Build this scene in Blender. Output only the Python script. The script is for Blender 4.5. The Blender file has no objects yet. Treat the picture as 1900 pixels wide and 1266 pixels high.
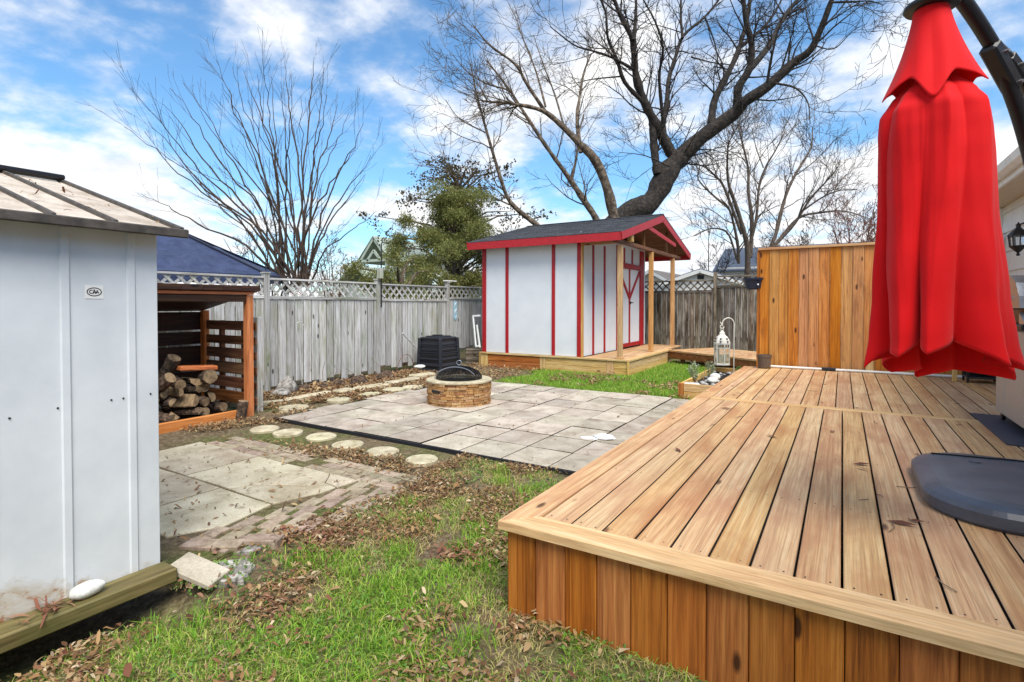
import bpy, math, random
import numpy as np
from mathutils import Vector, Matrix, noise as mnoise

scene = bpy.context.scene
C = scene.collection
PI = math.pi
R = math.radians

# ---------------------------------------------------------------- camera
cam_d = bpy.data.cameras.new('camera')
cam = bpy.data.objects.new('camera', cam_d)
C.objects.link(cam)
cam_d.sensor_width = 36.0
cam_d.lens = 990.0 / 1900.0 * 36.0
cam_d.shift_y = -50.7 / 1900.0
cam_d.clip_start = 0.05
cam_d.clip_end = 2000.0
cam.location = (0.0, 0.0, 1.36)
YAW = math.atan(613.0 / 990.0)
PITCH = R(1.0)
cam.rotation_euler = (R(90) - PITCH, 0.0, YAW)
scene.camera = cam

# ---------------------------------------------------------------- light, sky, exposure
SUN_EL, SUN_AZ = R(57), R(130)          # azimuth measured from +Y towards +X
scene.view_settings.view_transform = 'Standard'
scene.view_settings.look = 'None'
scene.view_settings.exposure = 1.0
scene.view_settings.gamma = 1.0
scene.view_settings.use_curve_mapping = False
scene.cycles.use_denoising = True
scene.cycles.max_bounces = 8
scene.cycles.transparent_max_bounces = 12

sun_d = bpy.data.lights.new('sun', 'SUN')
sun_d.energy = 2.7
sun_d.angle = R(40)
sun_d.color = (1.0, 0.93, 0.82)
sun = bpy.data.objects.new('sun', sun_d)
C.objects.link(sun)
sdir = Vector((math.sin(SUN_AZ) * math.cos(SUN_EL), math.cos(SUN_AZ) * math.cos(SUN_EL), math.sin(SUN_EL)))
sun.rotation_euler = sdir.to_track_quat('Z', 'Y').to_euler()
sun.location = (0, 0, 20)


class G:
    """small node-tree writer"""
    def __init__(s, tree):
        s.t = tree

    def n(s, kind, ins=None, **props):
        nd = s.t.nodes.new(kind)
        for k, v in props.items():
            setattr(nd, k, v)
        for k, v in (ins or {}).items():
            sock = nd.inputs[k]
            if isinstance(v, bpy.types.NodeSocket):
                s.t.links.new(v, sock)
            else:
                if isinstance(v, tuple) and len(v) == 3 and sock.type == 'RGBA':
                    v = (*v, 1.0)
                sock.default_value = v
        return nd

    def math(s, op, a, b=0.0, clamp=False):
        return s.n('ShaderNodeMath', {0: a, 1: b}, operation=op, use_clamp=clamp).outputs[0]

    def vmath(s, op, a, b):
        return s.n('ShaderNodeVectorMath', {0: a, 1: b}, operation=op).outputs[0]

    def noise(s, vec, scale=5.0, detail=4.0, rough=0.55, dist=0.0):
        return s.n('ShaderNodeTexNoise', {'Vector': vec, 'Scale': scale, 'Detail': detail, 'Roughness': rough,
                                          'Distortion': dist}).outputs['Fac']

    def ramp(s, fac, stops, interp='LINEAR'):
        nd = s.n('ShaderNodeValToRGB', {'Fac': fac})
        cr = nd.color_ramp
        cr.interpolation = interp
        while len(cr.elements) < len(stops):
            cr.elements.new(0.5)
        for e, (p, c) in zip(cr.elements, stops):
            e.position = p
            e.color = (c, c, c, 1) if isinstance(c, (int, float)) else (*c[:3], 1)
        return nd.outputs['Color']

    def mix(s, fac, a, b, blend='MIX'):
        nd = s.n('ShaderNodeMix', data_type='RGBA', blend_type=blend)
        for i, v in ((0, fac), (6, a), (7, b)):
            if isinstance(v, bpy.types.NodeSocket):
                s.t.links.new(v, nd.inputs[i])
            else:
                nd.inputs[i].default_value = (*v[:3], 1) if isinstance(v, tuple) else v
        return nd.outputs[2]


# world: physical sky with a broken layer of cloud in it
world = bpy.data.worlds.new('World')
scene.world = world
world.use_nodes = True
wt = world.node_tree
wt.nodes.clear()
g = G(wt)
sky = g.n('ShaderNodeTexSky', sky_type='NISHITA', sun_disc=False, sun_elevation=SUN_EL, sun_rotation=SUN_AZ,
          altitude=150.0, air_density=1.0, dust_density=0.6, ozone_density=2.0)
gen = g.n('ShaderNodeTexCoord').outputs['Generated']
sep = g.n('ShaderNodeSeparateXYZ', {0: gen})
zc = g.math('MAXIMUM', sep.outputs[2], 0.0)
den = g.math('ADD', zc, 0.22)
flat = g.n('ShaderNodeCombineXYZ', {0: g.math('DIVIDE', sep.outputs[0], den), 1: g.math('DIVIDE', sep.outputs[1], den),
                                    2: 1.9}).outputs[0]
flat = g.vmath('MULTIPLY', flat, (1.0, 1.0, 1.0))
n1 = g.noise(flat, 0.95, 8.0, 0.58, 0.0)
n2 = g.noise(flat, 4.2, 6.0, 0.6, 0.0)
cl = g.math('ADD', g.math('MULTIPLY', n1, 0.8), g.math('MULTIPLY', n2, 0.2))
# thicker towards the horizon, where the layer is seen edge on
cl = g.math('ADD', cl, g.math('MULTIPLY', g.math('POWER', g.math('SUBTRACT', 1.0, zc), 3.0), 0.10))
mask = g.ramp(cl, [(0.475, 0.0), (0.61, 1.0)], 'EASE')
ccol = g.ramp(n2, [(0.32, (4.3, 4.5, 4.9)), (0.60, (5.9, 5.9, 5.9))])
skyblue = g.mix(1.0, sky.outputs[0], (0.72, 1.02, 1.14), 'MULTIPLY')
col = g.mix(mask, skyblue, ccol)
bg = g.n('ShaderNodeBackground', {'Color': col, 'Strength': 0.10})
out = g.n('ShaderNodeOutputWorld', {0: bg.outputs[0]})

rng = random.Random(7)
nrg = np.random.default_rng(11)

# ---------------------------------------------------------------- mesh helpers
WLOC = {}


class MB:
    def __init__(s):
        s.v = []
        s.f = []

    def add(s, verts, faces):
        b = len(s.v)
        s.v.extend([tuple(p) for p in verts])
        s.f.extend([tuple(i + b for i in f) for f in faces])
        return s

    def box(s, x0, x1, y0, y1, z0, z1, ch=0.0, rot=None):
        """axis box, optionally chamfered; rot = Matrix about its centre"""
        cx, cy, cz = (x0 + x1) / 2, (y0 + y1) / 2, (z0 + z1) / 2
        h = (abs(x1 - x0) / 2, abs(y1 - y0) / 2, abs(z1 - z0) / 2)
        if ch <= 0:
            vs = [Vector((sx * h[0], sy * h[1], sz * h[2])) for sx in (-1, 1) for sy in (-1, 1) for sz in (-1, 1)]
            fs = [(0, 1, 3, 2), (4, 6, 7, 5), (0, 4, 5, 1), (2, 3, 7, 6), (0, 2, 6, 4), (1, 5, 7, 3)]
        else:
            c = min(ch, min(h) * 0.45)
            vs, idx = [], {}
            for sx in (-1, 1):
                for sy in (-1, 1):
                    for sz in (-1, 1):
                        sg = (sx, sy, sz)
                        for a in range(3):
                            p = [sg[k] * (h[k] if k == a else h[k] - c) for k in range(3)]
                            idx[(sg, a)] = len(vs)
                            vs.append(Vector(p))
            fs = []
            for a in range(3):
                b, d = (a + 1) % 3, (a + 2) % 3
                for sa in (-1, 1):
                    q = []
                    for sb, sd in ((-1, -1), (1, -1), (1, 1), (-1, 1)):
                        sg = [0, 0, 0]
                        sg[a], sg[b], sg[d] = sa, sb, sd
                        q.append(idx[(tuple(sg), a)])
                    fs.append(tuple(q) if sa > 0 else tuple(reversed(q)))
                for sb in (-1, 1):
                    for sd in (-1, 1):
                        lo, hi = [0] * 3, [0] * 3
                        lo[a], hi[a] = -1, 1
                        for sg in (lo, hi):
                            sg[b], sg[d] = sb, sd
                        lo, hi = tuple(lo), tuple(hi)
                        q = (idx[(lo, b)], idx[(hi, b)], idx[(hi, d)], idx[(lo, d)])
                        fs.append(q if sb * sd > 0 else tuple(reversed(q)))
            for sx in (-1, 1):
                for sy in (-1, 1):
                    for sz in (-1, 1):
                        t = tuple(idx[((sx, sy, sz), a)] for a in range(3))
                        fs.append(t if sx * sy * sz > 0 else tuple(reversed(t)))
        o = Vector((cx, cy, cz))
        s.add([(rot @ p if rot else p) + o for p in vs], fs)
        return s

    def prism(s, poly, z0, z1):
        """poly: ccw list of (x,y)"""
        n = len(poly)
        vs = [(x, y, z0) for x, y in poly] + [(x, y, z1) for x, y in poly]
        fs = [tuple(reversed(range(n))), tuple(range(n, 2 * n))]
        fs += [(i, (i + 1) % n, n + (i + 1) % n, n + i) for i in range(n)]
        return s.add(vs, fs)

    def slab(s, poly, z0, z1, ch):
        """polygon slab with a chamfered top edge"""
        n = len(poly)
        cx = sum(p[0] for p in poly) / n
        cy = sum(p[1] for p in poly) / n

        def ins(p):
            d = math.hypot(p[0] - cx, p[1] - cy)
            k = max(0.0, 1 - ch * 1.4 / max(d, 1e-6))
            return (cx + (p[0] - cx) * k, cy + (p[1] - cy) * k)
        top = [ins(p) for p in poly]
        vs = [(x, y, z0) for x, y in poly] + [(x, y, z1 - ch) for x, y in poly] + [(x, y, z1) for x, y in top]
        fs = [tuple(reversed(range(n))), tuple(range(2 * n, 3 * n))]
        for r in (0, n):
            fs += [(r + i, r + (i + 1) % n, r + n + (i + 1) % n, r + n + i) for i in range(n)]
        return s.add(vs, fs)

    def tube(s, pts, rad, n=6, cap=True):
        pts = [Vector(p) for p in pts]
        m = len(pts)
        if isinstance(rad, (int, float)):
            rad = [rad] * m
        up = None
        vs = []
        for i, p in enumerate(pts):
            t = (pts[min(i + 1, m - 1)] - pts[max(i - 1, 0)])
            t = t.normalized() if t.length > 1e-9 else Vector((0, 0, 1))
            if up is None:
                a = Vector((1, 0, 0)) if abs(t.x) < 0.8 else Vector((0, 1, 0))
                up = t.cross(a).normalized()
            else:
                up = (up - t * up.dot(t))
                up = up.normalized() if up.length > 1e-6 else t.orthogonal().normalized()
            w = t.cross(up)
            for k in range(n):
                an = 2 * PI * k / n
                vs.append(p + (up * math.cos(an) + w * math.sin(an)) * rad[i])
        fs = []
        for i in range(m - 1):
            for k in range(n):
                a, b = i * n + k, i * n + (k + 1) % n
                fs.append((a, b, b + n, a + n))
        if cap:
            fs.append(tuple(reversed(range(n))))
            fs.append(tuple((m - 1) * n + k for k in range(n)))
        return s.add(vs, fs)

    def lathe(s, prof, n=24, o=(0, 0, 0), close=True):
        vs = []
        for r, z in prof:
            for k in range(n):
                a = 2 * PI * k / n
                vs.append((o[0] + r * math.cos(a), o[1] + r * math.sin(a), o[2] + z))
        fs = []
        for i in range(len(prof) - 1):
            for k in range(n):
                a, b = i * n + k, i * n + (k + 1) % n
                fs.append((a, b, b + n, a + n))
        if close:
            fs.append(tuple(reversed(range(n))))
            fs.append(tuple((len(prof) - 1) * n + k for k in range(n)))
        return s.add(vs, fs)

    def quad(s, a, b, c, d):
        return s.add([a, b, c, d], [(0, 1, 2, 3)])

    def build(s, name, mat, parent=None, smooth=False, loc=None, kind=None):
        if loc is None:
            xs = [p[0] for p in s.v]
            ys = [p[1] for p in s.v]
            zs = [p[2] for p in s.v]
            loc = ((min(xs) + max(xs)) / 2, (min(ys) + max(ys)) / 2, (min(zs) + max(zs)) / 2)
        me = bpy.data.meshes.new(name)
        me.from_pydata([(p[0] - loc[0], p[1] - loc[1], p[2] - loc[2]) for p in s.v], [], s.f)
        if smooth:
            me.polygons.foreach_set('use_smooth', [True] * len(me.polygons))
        if mat is not None:
            me.materials.append(mat)
        return link(name, me, parent, loc, kind)


def link(name, me, parent=None, loc=(0, 0, 0), kind=None):
    o = bpy.data.objects.new(name, me)
    C.objects.link(o)
    WLOC[o.name] = tuple(loc)
    if parent is not None:
        o.parent = parent
        pl = WLOC[parent.name]
        o.location = (loc[0] - pl[0], loc[1] - pl[1], loc[2] - pl[2])
    else:
        o.location = loc
    if kind:
        o['kind'] = kind
    return o


def thing(name, label, cat, loc=(0, 0, 0), group=None):
    o = link(name, None, None, loc)
    o.empty_display_size = 0.1
    return tag(o, label, cat, group)


def tag(o, label, cat, group=None):
    o['label'] = label
    o['category'] = cat
    if group:
        o['group'] = group
    return o


def tri_mesh(name, verts, tris, mat, kind=None, parent=None, loc=(0, 0, 0)):
    """fast path for tens of thousands of triangles"""
    me = bpy.data.meshes.new(name)
    verts = np.asarray(verts, dtype=np.float32)
    tris = np.asarray(tris, dtype=np.int32)
    me.vertices.add(len(verts))
    me.vertices.foreach_set('co', (verts - np.asarray(loc, dtype=np.float32)).ravel())
    me.loops.add(tris.size)
    me.loops.foreach_set('vertex_index', tris.ravel())
    me.polygons.add(len(tris))
    me.polygons.foreach_set('loop_start', np.arange(len(tris), dtype=np.int32) * 3)
    me.update(calc_edges=True)
    me.materials.append(mat)
    return link(name, me, parent, loc, kind)


def beam(mb, a, b, w, h, ch=0.0, upv=(0, 0, 1)):
    """rectangular bar from a to b, w across, h along upv"""
    a, b = Vector(a), Vector(b)
    d = b - a
    L = d.length
    x = d.normalized()
    z = Vector(upv)
    z = (z - x * z.dot(x)).normalized()
    y = z.cross(x)
    m = Matrix((x, y, z)).transposed()
    t = MB().box(-L / 2, L / 2, -w / 2, w / 2, -h / 2, h / 2, ch)
    c = (a + b) / 2
    return mb.add([m @ Vector(p) + c for p in t.v], t.f)


# ---------------------------------------------------------------- materials
def lin(r, g_, b):
    f = lambda c: (c / 12.92 if c <= 0.04045 else ((c + 0.055) / 1.055) ** 2.4)
    return tuple(f(c / 255.0) for c in (r, g_, b))


def new_mat(name):
    m = bpy.data.materials.new(name)
    m.use_nodes = True
    m.node_tree.nodes.clear()
    return m, G(m.node_tree)


def finish(g_, color, rough=0.6, bump=None, bstr=0.3, bdist=0.01, metal=0.0, spec=0.5, trans=0.0, alpha=None):
    ins = {'Base Color': color, 'Roughness': rough, 'Metallic': metal, 'Specular IOR Level': spec}
    if trans:
        ins['Transmission Weight'] = trans
    b = g_.n('ShaderNodeBsdfPrincipled', ins)
    if bump is not None:
        bn = g_.n('ShaderNodeBump', {'Height': bump, 'Strength': bstr, 'Distance': bdist})
        g_.t.links.new(bn.outputs[0], b.inputs['Normal'])
    g_.n('ShaderNodeOutputMaterial', {0: b.outputs[0]})
    return b


def coords(g_):
    co = g_.n('ShaderNodeTexCoord').outputs['Object']
    rnd = g_.n('ShaderNodeObjectInfo').outputs['Random']
    off = g_.n('ShaderNodeCombineXYZ', {0: g_.math('MULTIPLY', rnd, 37.0), 1: g_.math('MULTIPLY', rnd, 91.0),
                                        2: g_.math('MULTIPLY', rnd, 53.0)}).outputs[0]
    return g_.vmath('ADD', co, off), rnd, co


def vary(g_, col, rnd, val=0.25, hue=0.0, sat=0.0):
    r2 = g_.math('FRACT', g_.math('MULTIPLY', rnd, 17.31))
    r3 = g_.math('FRACT', g_.math('MULTIPLY', rnd, 41.77))
    return g_.n('ShaderNodeHueSaturation', {
        'Hue': g_.math('ADD', 0.5 - hue / 2, g_.math('MULTIPLY', r2, hue)),
        'Saturation': g_.math('ADD', 1 - sat / 2, g_.math('MULTIPLY', r3, sat)),
        'Value': g_.math('ADD', 1 - val / 2, g_.math('MULTIPLY', rnd, val)), 'Color': col}).outputs[0]


def wood(name, dark, mid, light, axis='Y', stain=None, stain_lo=0.55, stain_hi=0.75, knots=True, val=0.25, hue=0.02,
         rough=0.62, across=24.0, along=1.3, bstr=0.35, sat=0.2, spec=0.35):
    m, g_ = new_mat(name)
    p, rnd, co = coords(g_)
    sc = [across] * 3
    sc['XYZ'.index(axis)] = along
    gp = g_.vmath('MULTIPLY', p, tuple(sc))
    n1_ = g_.noise(gp, 1.0, 6.0, 0.62, 1.1)
    n2_ = g_.noise(gp, 4.5, 3.0, 0.6, 0.3)
    c = g_.ramp(n1_, [(0.28, dark), (0.47, mid), (0.68, light)])
    fine = g_.ramp(n2_, [(0.3, 0.72), (0.6, 1.06)])
    c = g_.mix(1.0, c, fine, 'MULTIPLY')
    h = g_.math('ADD', n1_, g_.math('MULTIPLY', n2_, 0.5))
    if knots:
        ks = [6.5] * 3
        ks['XYZ'.index(axis)] = 2.4
        kp = g_.vmath('MULTIPLY', p, tuple(ks))
        vo = g_.n('ShaderNodeTexVoronoi', {'Vector': kp, 'Scale': 1.0, 'Randomness': 1.0})
        k = g_.ramp(vo.outputs['Distance'], [(0.07, 1.0), (0.13, 0.0)])
        gate = g_.ramp(g_.n('ShaderNodeSeparateColor', {0: vo.outputs['Color']}).outputs[0], [(0.32, 0.0), (0.34, 1.0)])
        k = g_.mix(1.0, k, gate, 'MULTIPLY')
        c = g_.mix(k, c, tuple(x * 0.35 for x in dark))
    if stain:
        ss = [5.0] * 3
        ss['XYZ'.index(axis)] = 1.6
        sn = g_.noise(g_.vmath('MULTIPLY', p, tuple(ss)), 1.0, 5.0, 0.6, 0.4)
        c = g_.mix(g_.ramp(sn, [(stain_lo, 0.0), (stain_hi, 0.85)]), c, stain)
    c = vary(g_, c, rnd, val, hue, sat)
    finish(g_, c, rough, h, bstr, 0.004, spec=spec)
    return m


def plain(name, c1, c2=None, scale=8.0, rough=0.5, metal=0.0, bstr=0.15, val=0.0, c3=None, spec=0.5, hue=0.0, bdist=0.004,
          detail=5.0, lo=0.35, hi=0.65):
    m, g_ = new_mat(name)
    p, rnd, co = coords(g_)
    n_ = g_.noise(p, scale, detail, 0.6, 0.3)
    c2 = c2 or tuple(x * 0.8 for x in c1)
    stops = [(lo, c2), (hi, c1)] if c3 is None else [(lo, c3), ((lo + hi) / 2, c2), (hi, c1)]
    c = g_.ramp(n_, stops)
    if val or hue:
        c = vary(g_, c, rnd, val, hue)
    finish(g_, c, rough, n_, bstr, bdist, metal, spec)
    return m


def leafmat(name, cols, trans=0.35, rough=0.55):
    """foliage: colour by island, part of the light passes through"""
    m, g_ = new_mat(name)
    isl = g_.n('ShaderNodeNewGeometry').outputs['Random Per Island']
    k = len(cols)
    c = g_.ramp(isl, [(i / max(1, k - 1), cc) for i, cc in enumerate(cols)])
    b = g_.n('ShaderNodeBsdfPrincipled', {'Base Color': c, 'Roughness': rough, 'Specular IOR Level': 0.3})
    t = g_.n('ShaderNodeBsdfTranslucent', {0: c})
    mx = g_.n('ShaderNodeMixShader', {0: trans, 1: b.outputs[0], 2: t.outputs[0]})
    g_.n('ShaderNodeOutputMaterial', {0: mx.outputs[0]})
    return m


M = {}
for ax in 'XYZ':
    M['deck' + ax] = wood('deck_wood_' + ax, lin(160, 118, 80), lin(200, 160, 114), lin(216, 186, 142), ax,
                          stain=lin(170, 120, 84), stain_lo=0.44, stain_hi=0.70, val=0.13, hue=0.009, sat=0.16, across=46, along=0.8)
    M['fresh' + ax] = wood('fresh_wood_' + ax, lin(168, 122, 66), lin(206, 168, 108), lin(222, 190, 136), ax, val=0.15)
    M['cedar' + ax] = wood('cedar_' + ax, lin(110, 58, 22), lin(168, 98, 40), lin(194, 126, 60), ax,
                           stain=lin(112, 58, 22), stain_lo=0.56, stain_hi=0.8, val=0.2, hue=0.006, sat=0.08, across=34, along=1.0)
    M['priv' + ax] = wood('privacy_cedar_' + ax, lin(136, 78, 28), lin(188, 122, 54), lin(208, 146, 76), ax,
                          stain=lin(122, 72, 38), stain_lo=0.58, stain_hi=0.78, val=0.22, hue=0.014, sat=0.25, across=34, along=1.0)
    M['grey' + ax] = wood('weathered_wood_' + ax, lin(124, 118, 110), lin(178, 176, 172), lin(206, 206, 206), ax,
                          stain=lin(138, 142, 112), stain_lo=0.5, stain_hi=0.72, val=0.46, hue=0.06, sat=0.7, rough=0.85, spec=0.2)
    M['old' + ax] = wood('old_fence_wood_' + ax, lin(44, 36, 28), lin(116, 106, 92), lin(168, 160, 148), ax,
                         stain=lin(58, 46, 34), stain_lo=0.44, stain_hi=0.66, val=0.5, hue=0.03, sat=0.5, rough=0.85, spec=0.2,
                         across=16)
    M['orange' + ax] = wood('shelter_wood_' + ax, lin(150, 78, 36), lin(196, 116, 60), lin(214, 144, 88), ax, val=0.2)
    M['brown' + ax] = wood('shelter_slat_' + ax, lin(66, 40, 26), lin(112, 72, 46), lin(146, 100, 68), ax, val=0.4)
    M['post' + ax] = wood('porch_post_' + ax, lin(150, 108, 62), lin(190, 146, 92), lin(212, 174, 118), ax, val=0.12)
M['edge_dark'] = plain('dark_board_edge', lin(52, 40, 30), lin(34, 26, 20), 20, 0.95)
M['dark_wood'] = wood('dark_wood_with_shade', lin(30, 19, 13), lin(56, 35, 24), lin(78, 50, 34), 'Y', val=0.3)  # dark brown wood, deepened to paint in the shade inside the firewood shelter
M['moss_beam'] = wood('mossy_beam', lin(66, 54, 32), lin(104, 90, 56), lin(132, 118, 80), 'Y', stain=lin(78, 80, 42),
                      stain_lo=0.42, stain_hi=0.7)
M['red'] = plain('red_paint', lin(176, 22, 32), lin(158, 18, 28), 14, 0.5, bstr=0.12)
M['white_wall'] = plain('white_painted_board', lin(222, 225, 228), lin(214, 218, 222), 3, 0.6, bstr=0.05)
M['white'] = plain('white_paint', lin(232, 232, 230), lin(218, 218, 214), 10, 0.5)
M['black'] = plain('black_metal', lin(26, 26, 30), lin(18, 18, 20), 40, 0.42, bstr=0.1)
M['black_plastic'] = plain('black_plastic', lin(34, 37, 46), lin(26, 28, 34), 30, 0.4, bstr=0.1)
M['steel'] = plain('stainless_steel', lin(196, 198, 202), lin(180, 182, 186), 20, 0.32, metal=0.9, bstr=0.03)
M['stucco'] = plain('grill_panel', lin(176, 162, 148), lin(168, 154, 140), 60, 0.5, bstr=0.05)
M['glass'], _g = new_mat('lantern_glass')
finish(_g, (0.9, 0.93, 0.95), 0.05, trans=0.9)
M['wax'] = plain('candle_wax', lin(232, 220, 180), lin(222, 208, 166), 12, 0.5)
M['soil'] = plain('dark_soil', lin(66, 52, 40), lin(38, 30, 24), 24, 0.95, bstr=0.8, bdist=0.02, c3=lin(24, 19, 15))
M['pebble'] = plain('pebble', lin(206, 204, 200), lin(120, 118, 116), 3, 0.7, val=0.6, bstr=0.1)
M['bark'] = plain('dark_bark', lin(70, 60, 52), lin(40, 34, 30), 9, 0.9, bstr=0.9, bdist=0.03, c3=lin(26, 22, 20))
M['bark_grey'] = plain('grey_bark', lin(134, 118, 100), lin(92, 78, 64), 9, 0.9, bstr=0.8, bdist=0.02, c3=lin(58, 48, 40))
M['bark_tan'] = plain('tan_bark', lin(138, 114, 92), lin(100, 78, 62), 9, 0.9, bstr=0.6, bdist=0.01)
M['rust_twig'] = plain('reddish_twig', lin(132, 88, 72), lin(104, 66, 54), 9, 0.9)
M['log_bark'] = plain('log_bark', lin(112, 92, 76), lin(72, 56, 44), 22, 0.95, bstr=1.0, bdist=0.015, val=0.5, c3=lin(40, 31, 24))
M['log_end'] = plain('cut_log_end', lin(158, 134, 102), lin(104, 84, 62), 20, 0.9, val=0.7)
M['navy'] = plain('navy_planter_plastic', lin(32, 38, 58), lin(26, 31, 48), 20, 0.4)
M['pot_brown'] = plain('brown_pot', lin(98, 82, 70), lin(84, 70, 60), 20, 0.55)
M['shingle'] = plain('dark_shingle', lin(96, 98, 104), lin(62, 63, 68), 60, 0.9, bstr=0.7, val=0.6, c3=lin(34, 35, 38))
M['siding'] = plain('pale_siding', lin(226, 226, 222), lin(216, 216, 212), 6, 0.5, bstr=0.05)
M['soffit'] = plain('beige_soffit', lin(206, 196, 178), lin(198, 188, 170), 6, 0.6)
M['sage'] = plain('sage_painted_roof', lin(172, 184, 170), lin(160, 172, 158), 8, 0.6)
M['leaf_brown'] = leafmat('fallen_leaves', [lin(92, 64, 42), lin(146, 114, 74), lin(120, 84, 58), lin(186, 164, 120), lin(104, 60, 46),
                                           lin(168, 136, 94), lin(76, 54, 38), lin(198, 178, 146)], 0.15, 0.8)
M['leaf_red'] = leafmat('reddish_leaves', [lin(140, 92, 72), lin(122, 78, 60), lin(160, 118, 96), lin(116, 84, 62), lin(150, 120, 88)], 0.15, 0.8)
M['grass'] = leafmat('grass_blades', [lin(98, 148, 44), lin(138, 186, 56), lin(172, 200, 78), lin(116, 172, 52), lin(192, 194, 104),
                                      lin(88, 142, 46), lin(152, 190, 66)], 0.42)
M['grass_dry'] = leafmat('dry_grass_blades', [lin(172, 166, 92), lin(196, 182, 122), lin(150, 156, 76), lin(206, 190, 142), lin(176, 148, 100)], 0.3)
M['clover'] = leafmat('clover_leaves', [lin(104, 146, 62), lin(132, 168, 84), lin(88, 132, 56), lin(150, 170, 92)], 0.35)
M['cedar_leaf'] = leafmat('cedar_foliage', [lin(92, 100, 48), lin(132, 138, 72), lin(160, 160, 96), lin(74, 84, 44), lin(146, 138, 80), lin(110, 118, 62)], 0.4)
M['dark_leaf'] = leafmat('dark_brown_leaves', [lin(70, 58, 46), lin(94, 78, 58), lin(84, 80, 50), lin(110, 98, 62)], 0.3)
M['herb'] = leafmat('grey_green_leaves', [lin(150, 164, 122), lin(188, 196, 164), lin(122, 142, 92), lin(206, 210, 186)], 0.3)


def soil_material():
    m, g_ = new_mat('yard_soil')
    co = g_.n('ShaderNodeTexCoord').outputs['Object']
    a = g_.noise(co, 1.3, 6, 0.6, 0.4)
    b = g_.noise(co, 26, 6, 0.7, 0.4)
    d = g_.noise(co, 110, 3, 0.7)
    c = g_.ramp(b, [(0.28, lin(58, 47, 36)), (0.5, lin(112, 97, 76)), (0.72, lin(152, 138, 112))])
    moss = g_.ramp(b, [(0.3, lin(56, 70, 30)), (0.65, lin(106, 118, 58))])
    c = g_.mix(g_.ramp(a, [(0.45, 0.0), (0.62, 0.75)]), c, moss)
    c = g_.mix(1.0, c, g_.ramp(d, [(0.3, 0.75), (0.65, 1.12)]), 'MULTIPLY')
    finish(g_, c, 0.95, g_.math('ADD', b, g_.math('MULTIPLY', d, 0.4)), 0.8, 0.02, spec=0.15)
    return m


M['soil_ground'] = soil_material()


def stone_mat(name, light, mid, dark, val=0.18, hue=0.02, scale=5.0, stain=None):
    m, g_ = new_mat(name)
    p, rnd, co = coords(g_)
    a = g_.noise(p, scale, 6, 0.62, 0.5)
    b = g_.noise(p, 70, 4, 0.7)
    c = g_.ramp(a, [(0.3, dark), (0.48, mid), (0.68, light)])
    c = g_.mix(1.0, c, g_.ramp(b, [(0.3, 0.78), (0.62, 1.06)]), 'MULTIPLY')
    if stain:
        s_ = g_.noise(p, scale * 0.55, 5, 0.6, 0.8)
        c = g_.mix(g_.ramp(s_, [(0.55, 0.0), (0.72, 0.7)]), c, stain)
    c = vary(g_, c, rnd, val, hue)
    finish(g_, c, 0.85, g_.math('ADD', a, g_.math('MULTIPLY', b, 0.6)), 0.4, 0.004, spec=0.3)
    return m


M['paver'] = stone_mat('concrete_paver', lin(194, 184, 168), lin(174, 163, 147), lin(144, 132, 117), 0.34, 0.03, 4.0, lin(146, 128, 110))
M['joint'] = plain('damp_joint_sand', lin(34, 28, 22), lin(20, 17, 14), 30, 0.95)
M['flag'] = stone_mat('sandstone_slab', lin(200, 190, 168), lin(180, 169, 146), lin(146, 134, 112), 0.2, 0.02, 3.0, lin(148, 132, 106))
M['brick'] = stone_mat('old_brick', lin(178, 162, 142), lin(158, 142, 122), lin(126, 110, 92), 0.3, 0.05, 14, lin(124, 112, 94))
M['step'] = stone_mat('stepping_stone', lin(206, 198, 170), lin(184, 174, 144), lin(146, 136, 108), 0.25, 0.03, 8, lin(150, 140, 106))
M['ledge'] = stone_mat('ledge_stone', lin(216, 176, 118), lin(190, 144, 88), lin(138, 96, 56), 0.1, 0.04, 16, lin(150, 92, 62))
M['rock'] = stone_mat('field_rock', lin(196, 192, 186), lin(140, 134, 128), lin(70, 66, 62), 0.25, 0.02, 18)
M['whitestone'] = stone_mat('white_stone', lin(232, 232, 226), lin(216, 216, 210), lin(190, 190, 182), 0.06, 0.0, 10)

# ================================================================ ground
mb = MB()
xs = [-400, -150, -60, -30] + [-14 + 0.5 * i for i in range(21)] + [-3.75 + 0.125 * i for i in range(18)] + [-1.5 + .5 * i for i in range(12)] + [10, 30, 60, 150, 400]
ys = [-60, -20, -6, -3, -2, -1.5] + [-1 + 0.125 * i for i in range(30)] + [2.75 + 0.5 * i for i in range(33)] + [24, 40, 80, 160, 500]


def ground_z(x, y):
    hollow = 0.16 * min(1.0, max(0.0, (-2.42 - x) / .22)) * (1.0 if x > -3.4 else 0.0) * min(1.0, max(0.0, (1.45 - y) / .3)) if y > -1.3 else 0.0
    return 0.012 * mnoise.noise(Vector((x * 1.7, y * 1.7, 0.3))) - hollow


vs = [(x, y, (ground_z(x, y) if -15 < x < 6 and -4 < y < 20 else 0.0) - 0.012) for y in ys for x in xs]
W_ = len(xs)
mb.add(vs, [(j * W_ + i, j * W_ + i + 1, (j + 1) * W_ + i + 1, (j + 1) * W_ + i) for j in range(len(ys) - 1) for i in range(W_ - 1)])
ground = mb.build('ground', M['soil_ground'], smooth=True, loc=(0, 0, 0), kind='structure')

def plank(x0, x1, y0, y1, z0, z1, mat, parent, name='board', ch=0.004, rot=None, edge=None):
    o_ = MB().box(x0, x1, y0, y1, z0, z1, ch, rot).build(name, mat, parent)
    if edge is not None:                  # sides that face the next board are coloured dark so the seams show
        dark_edges(o_, edge)
    return o_


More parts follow.
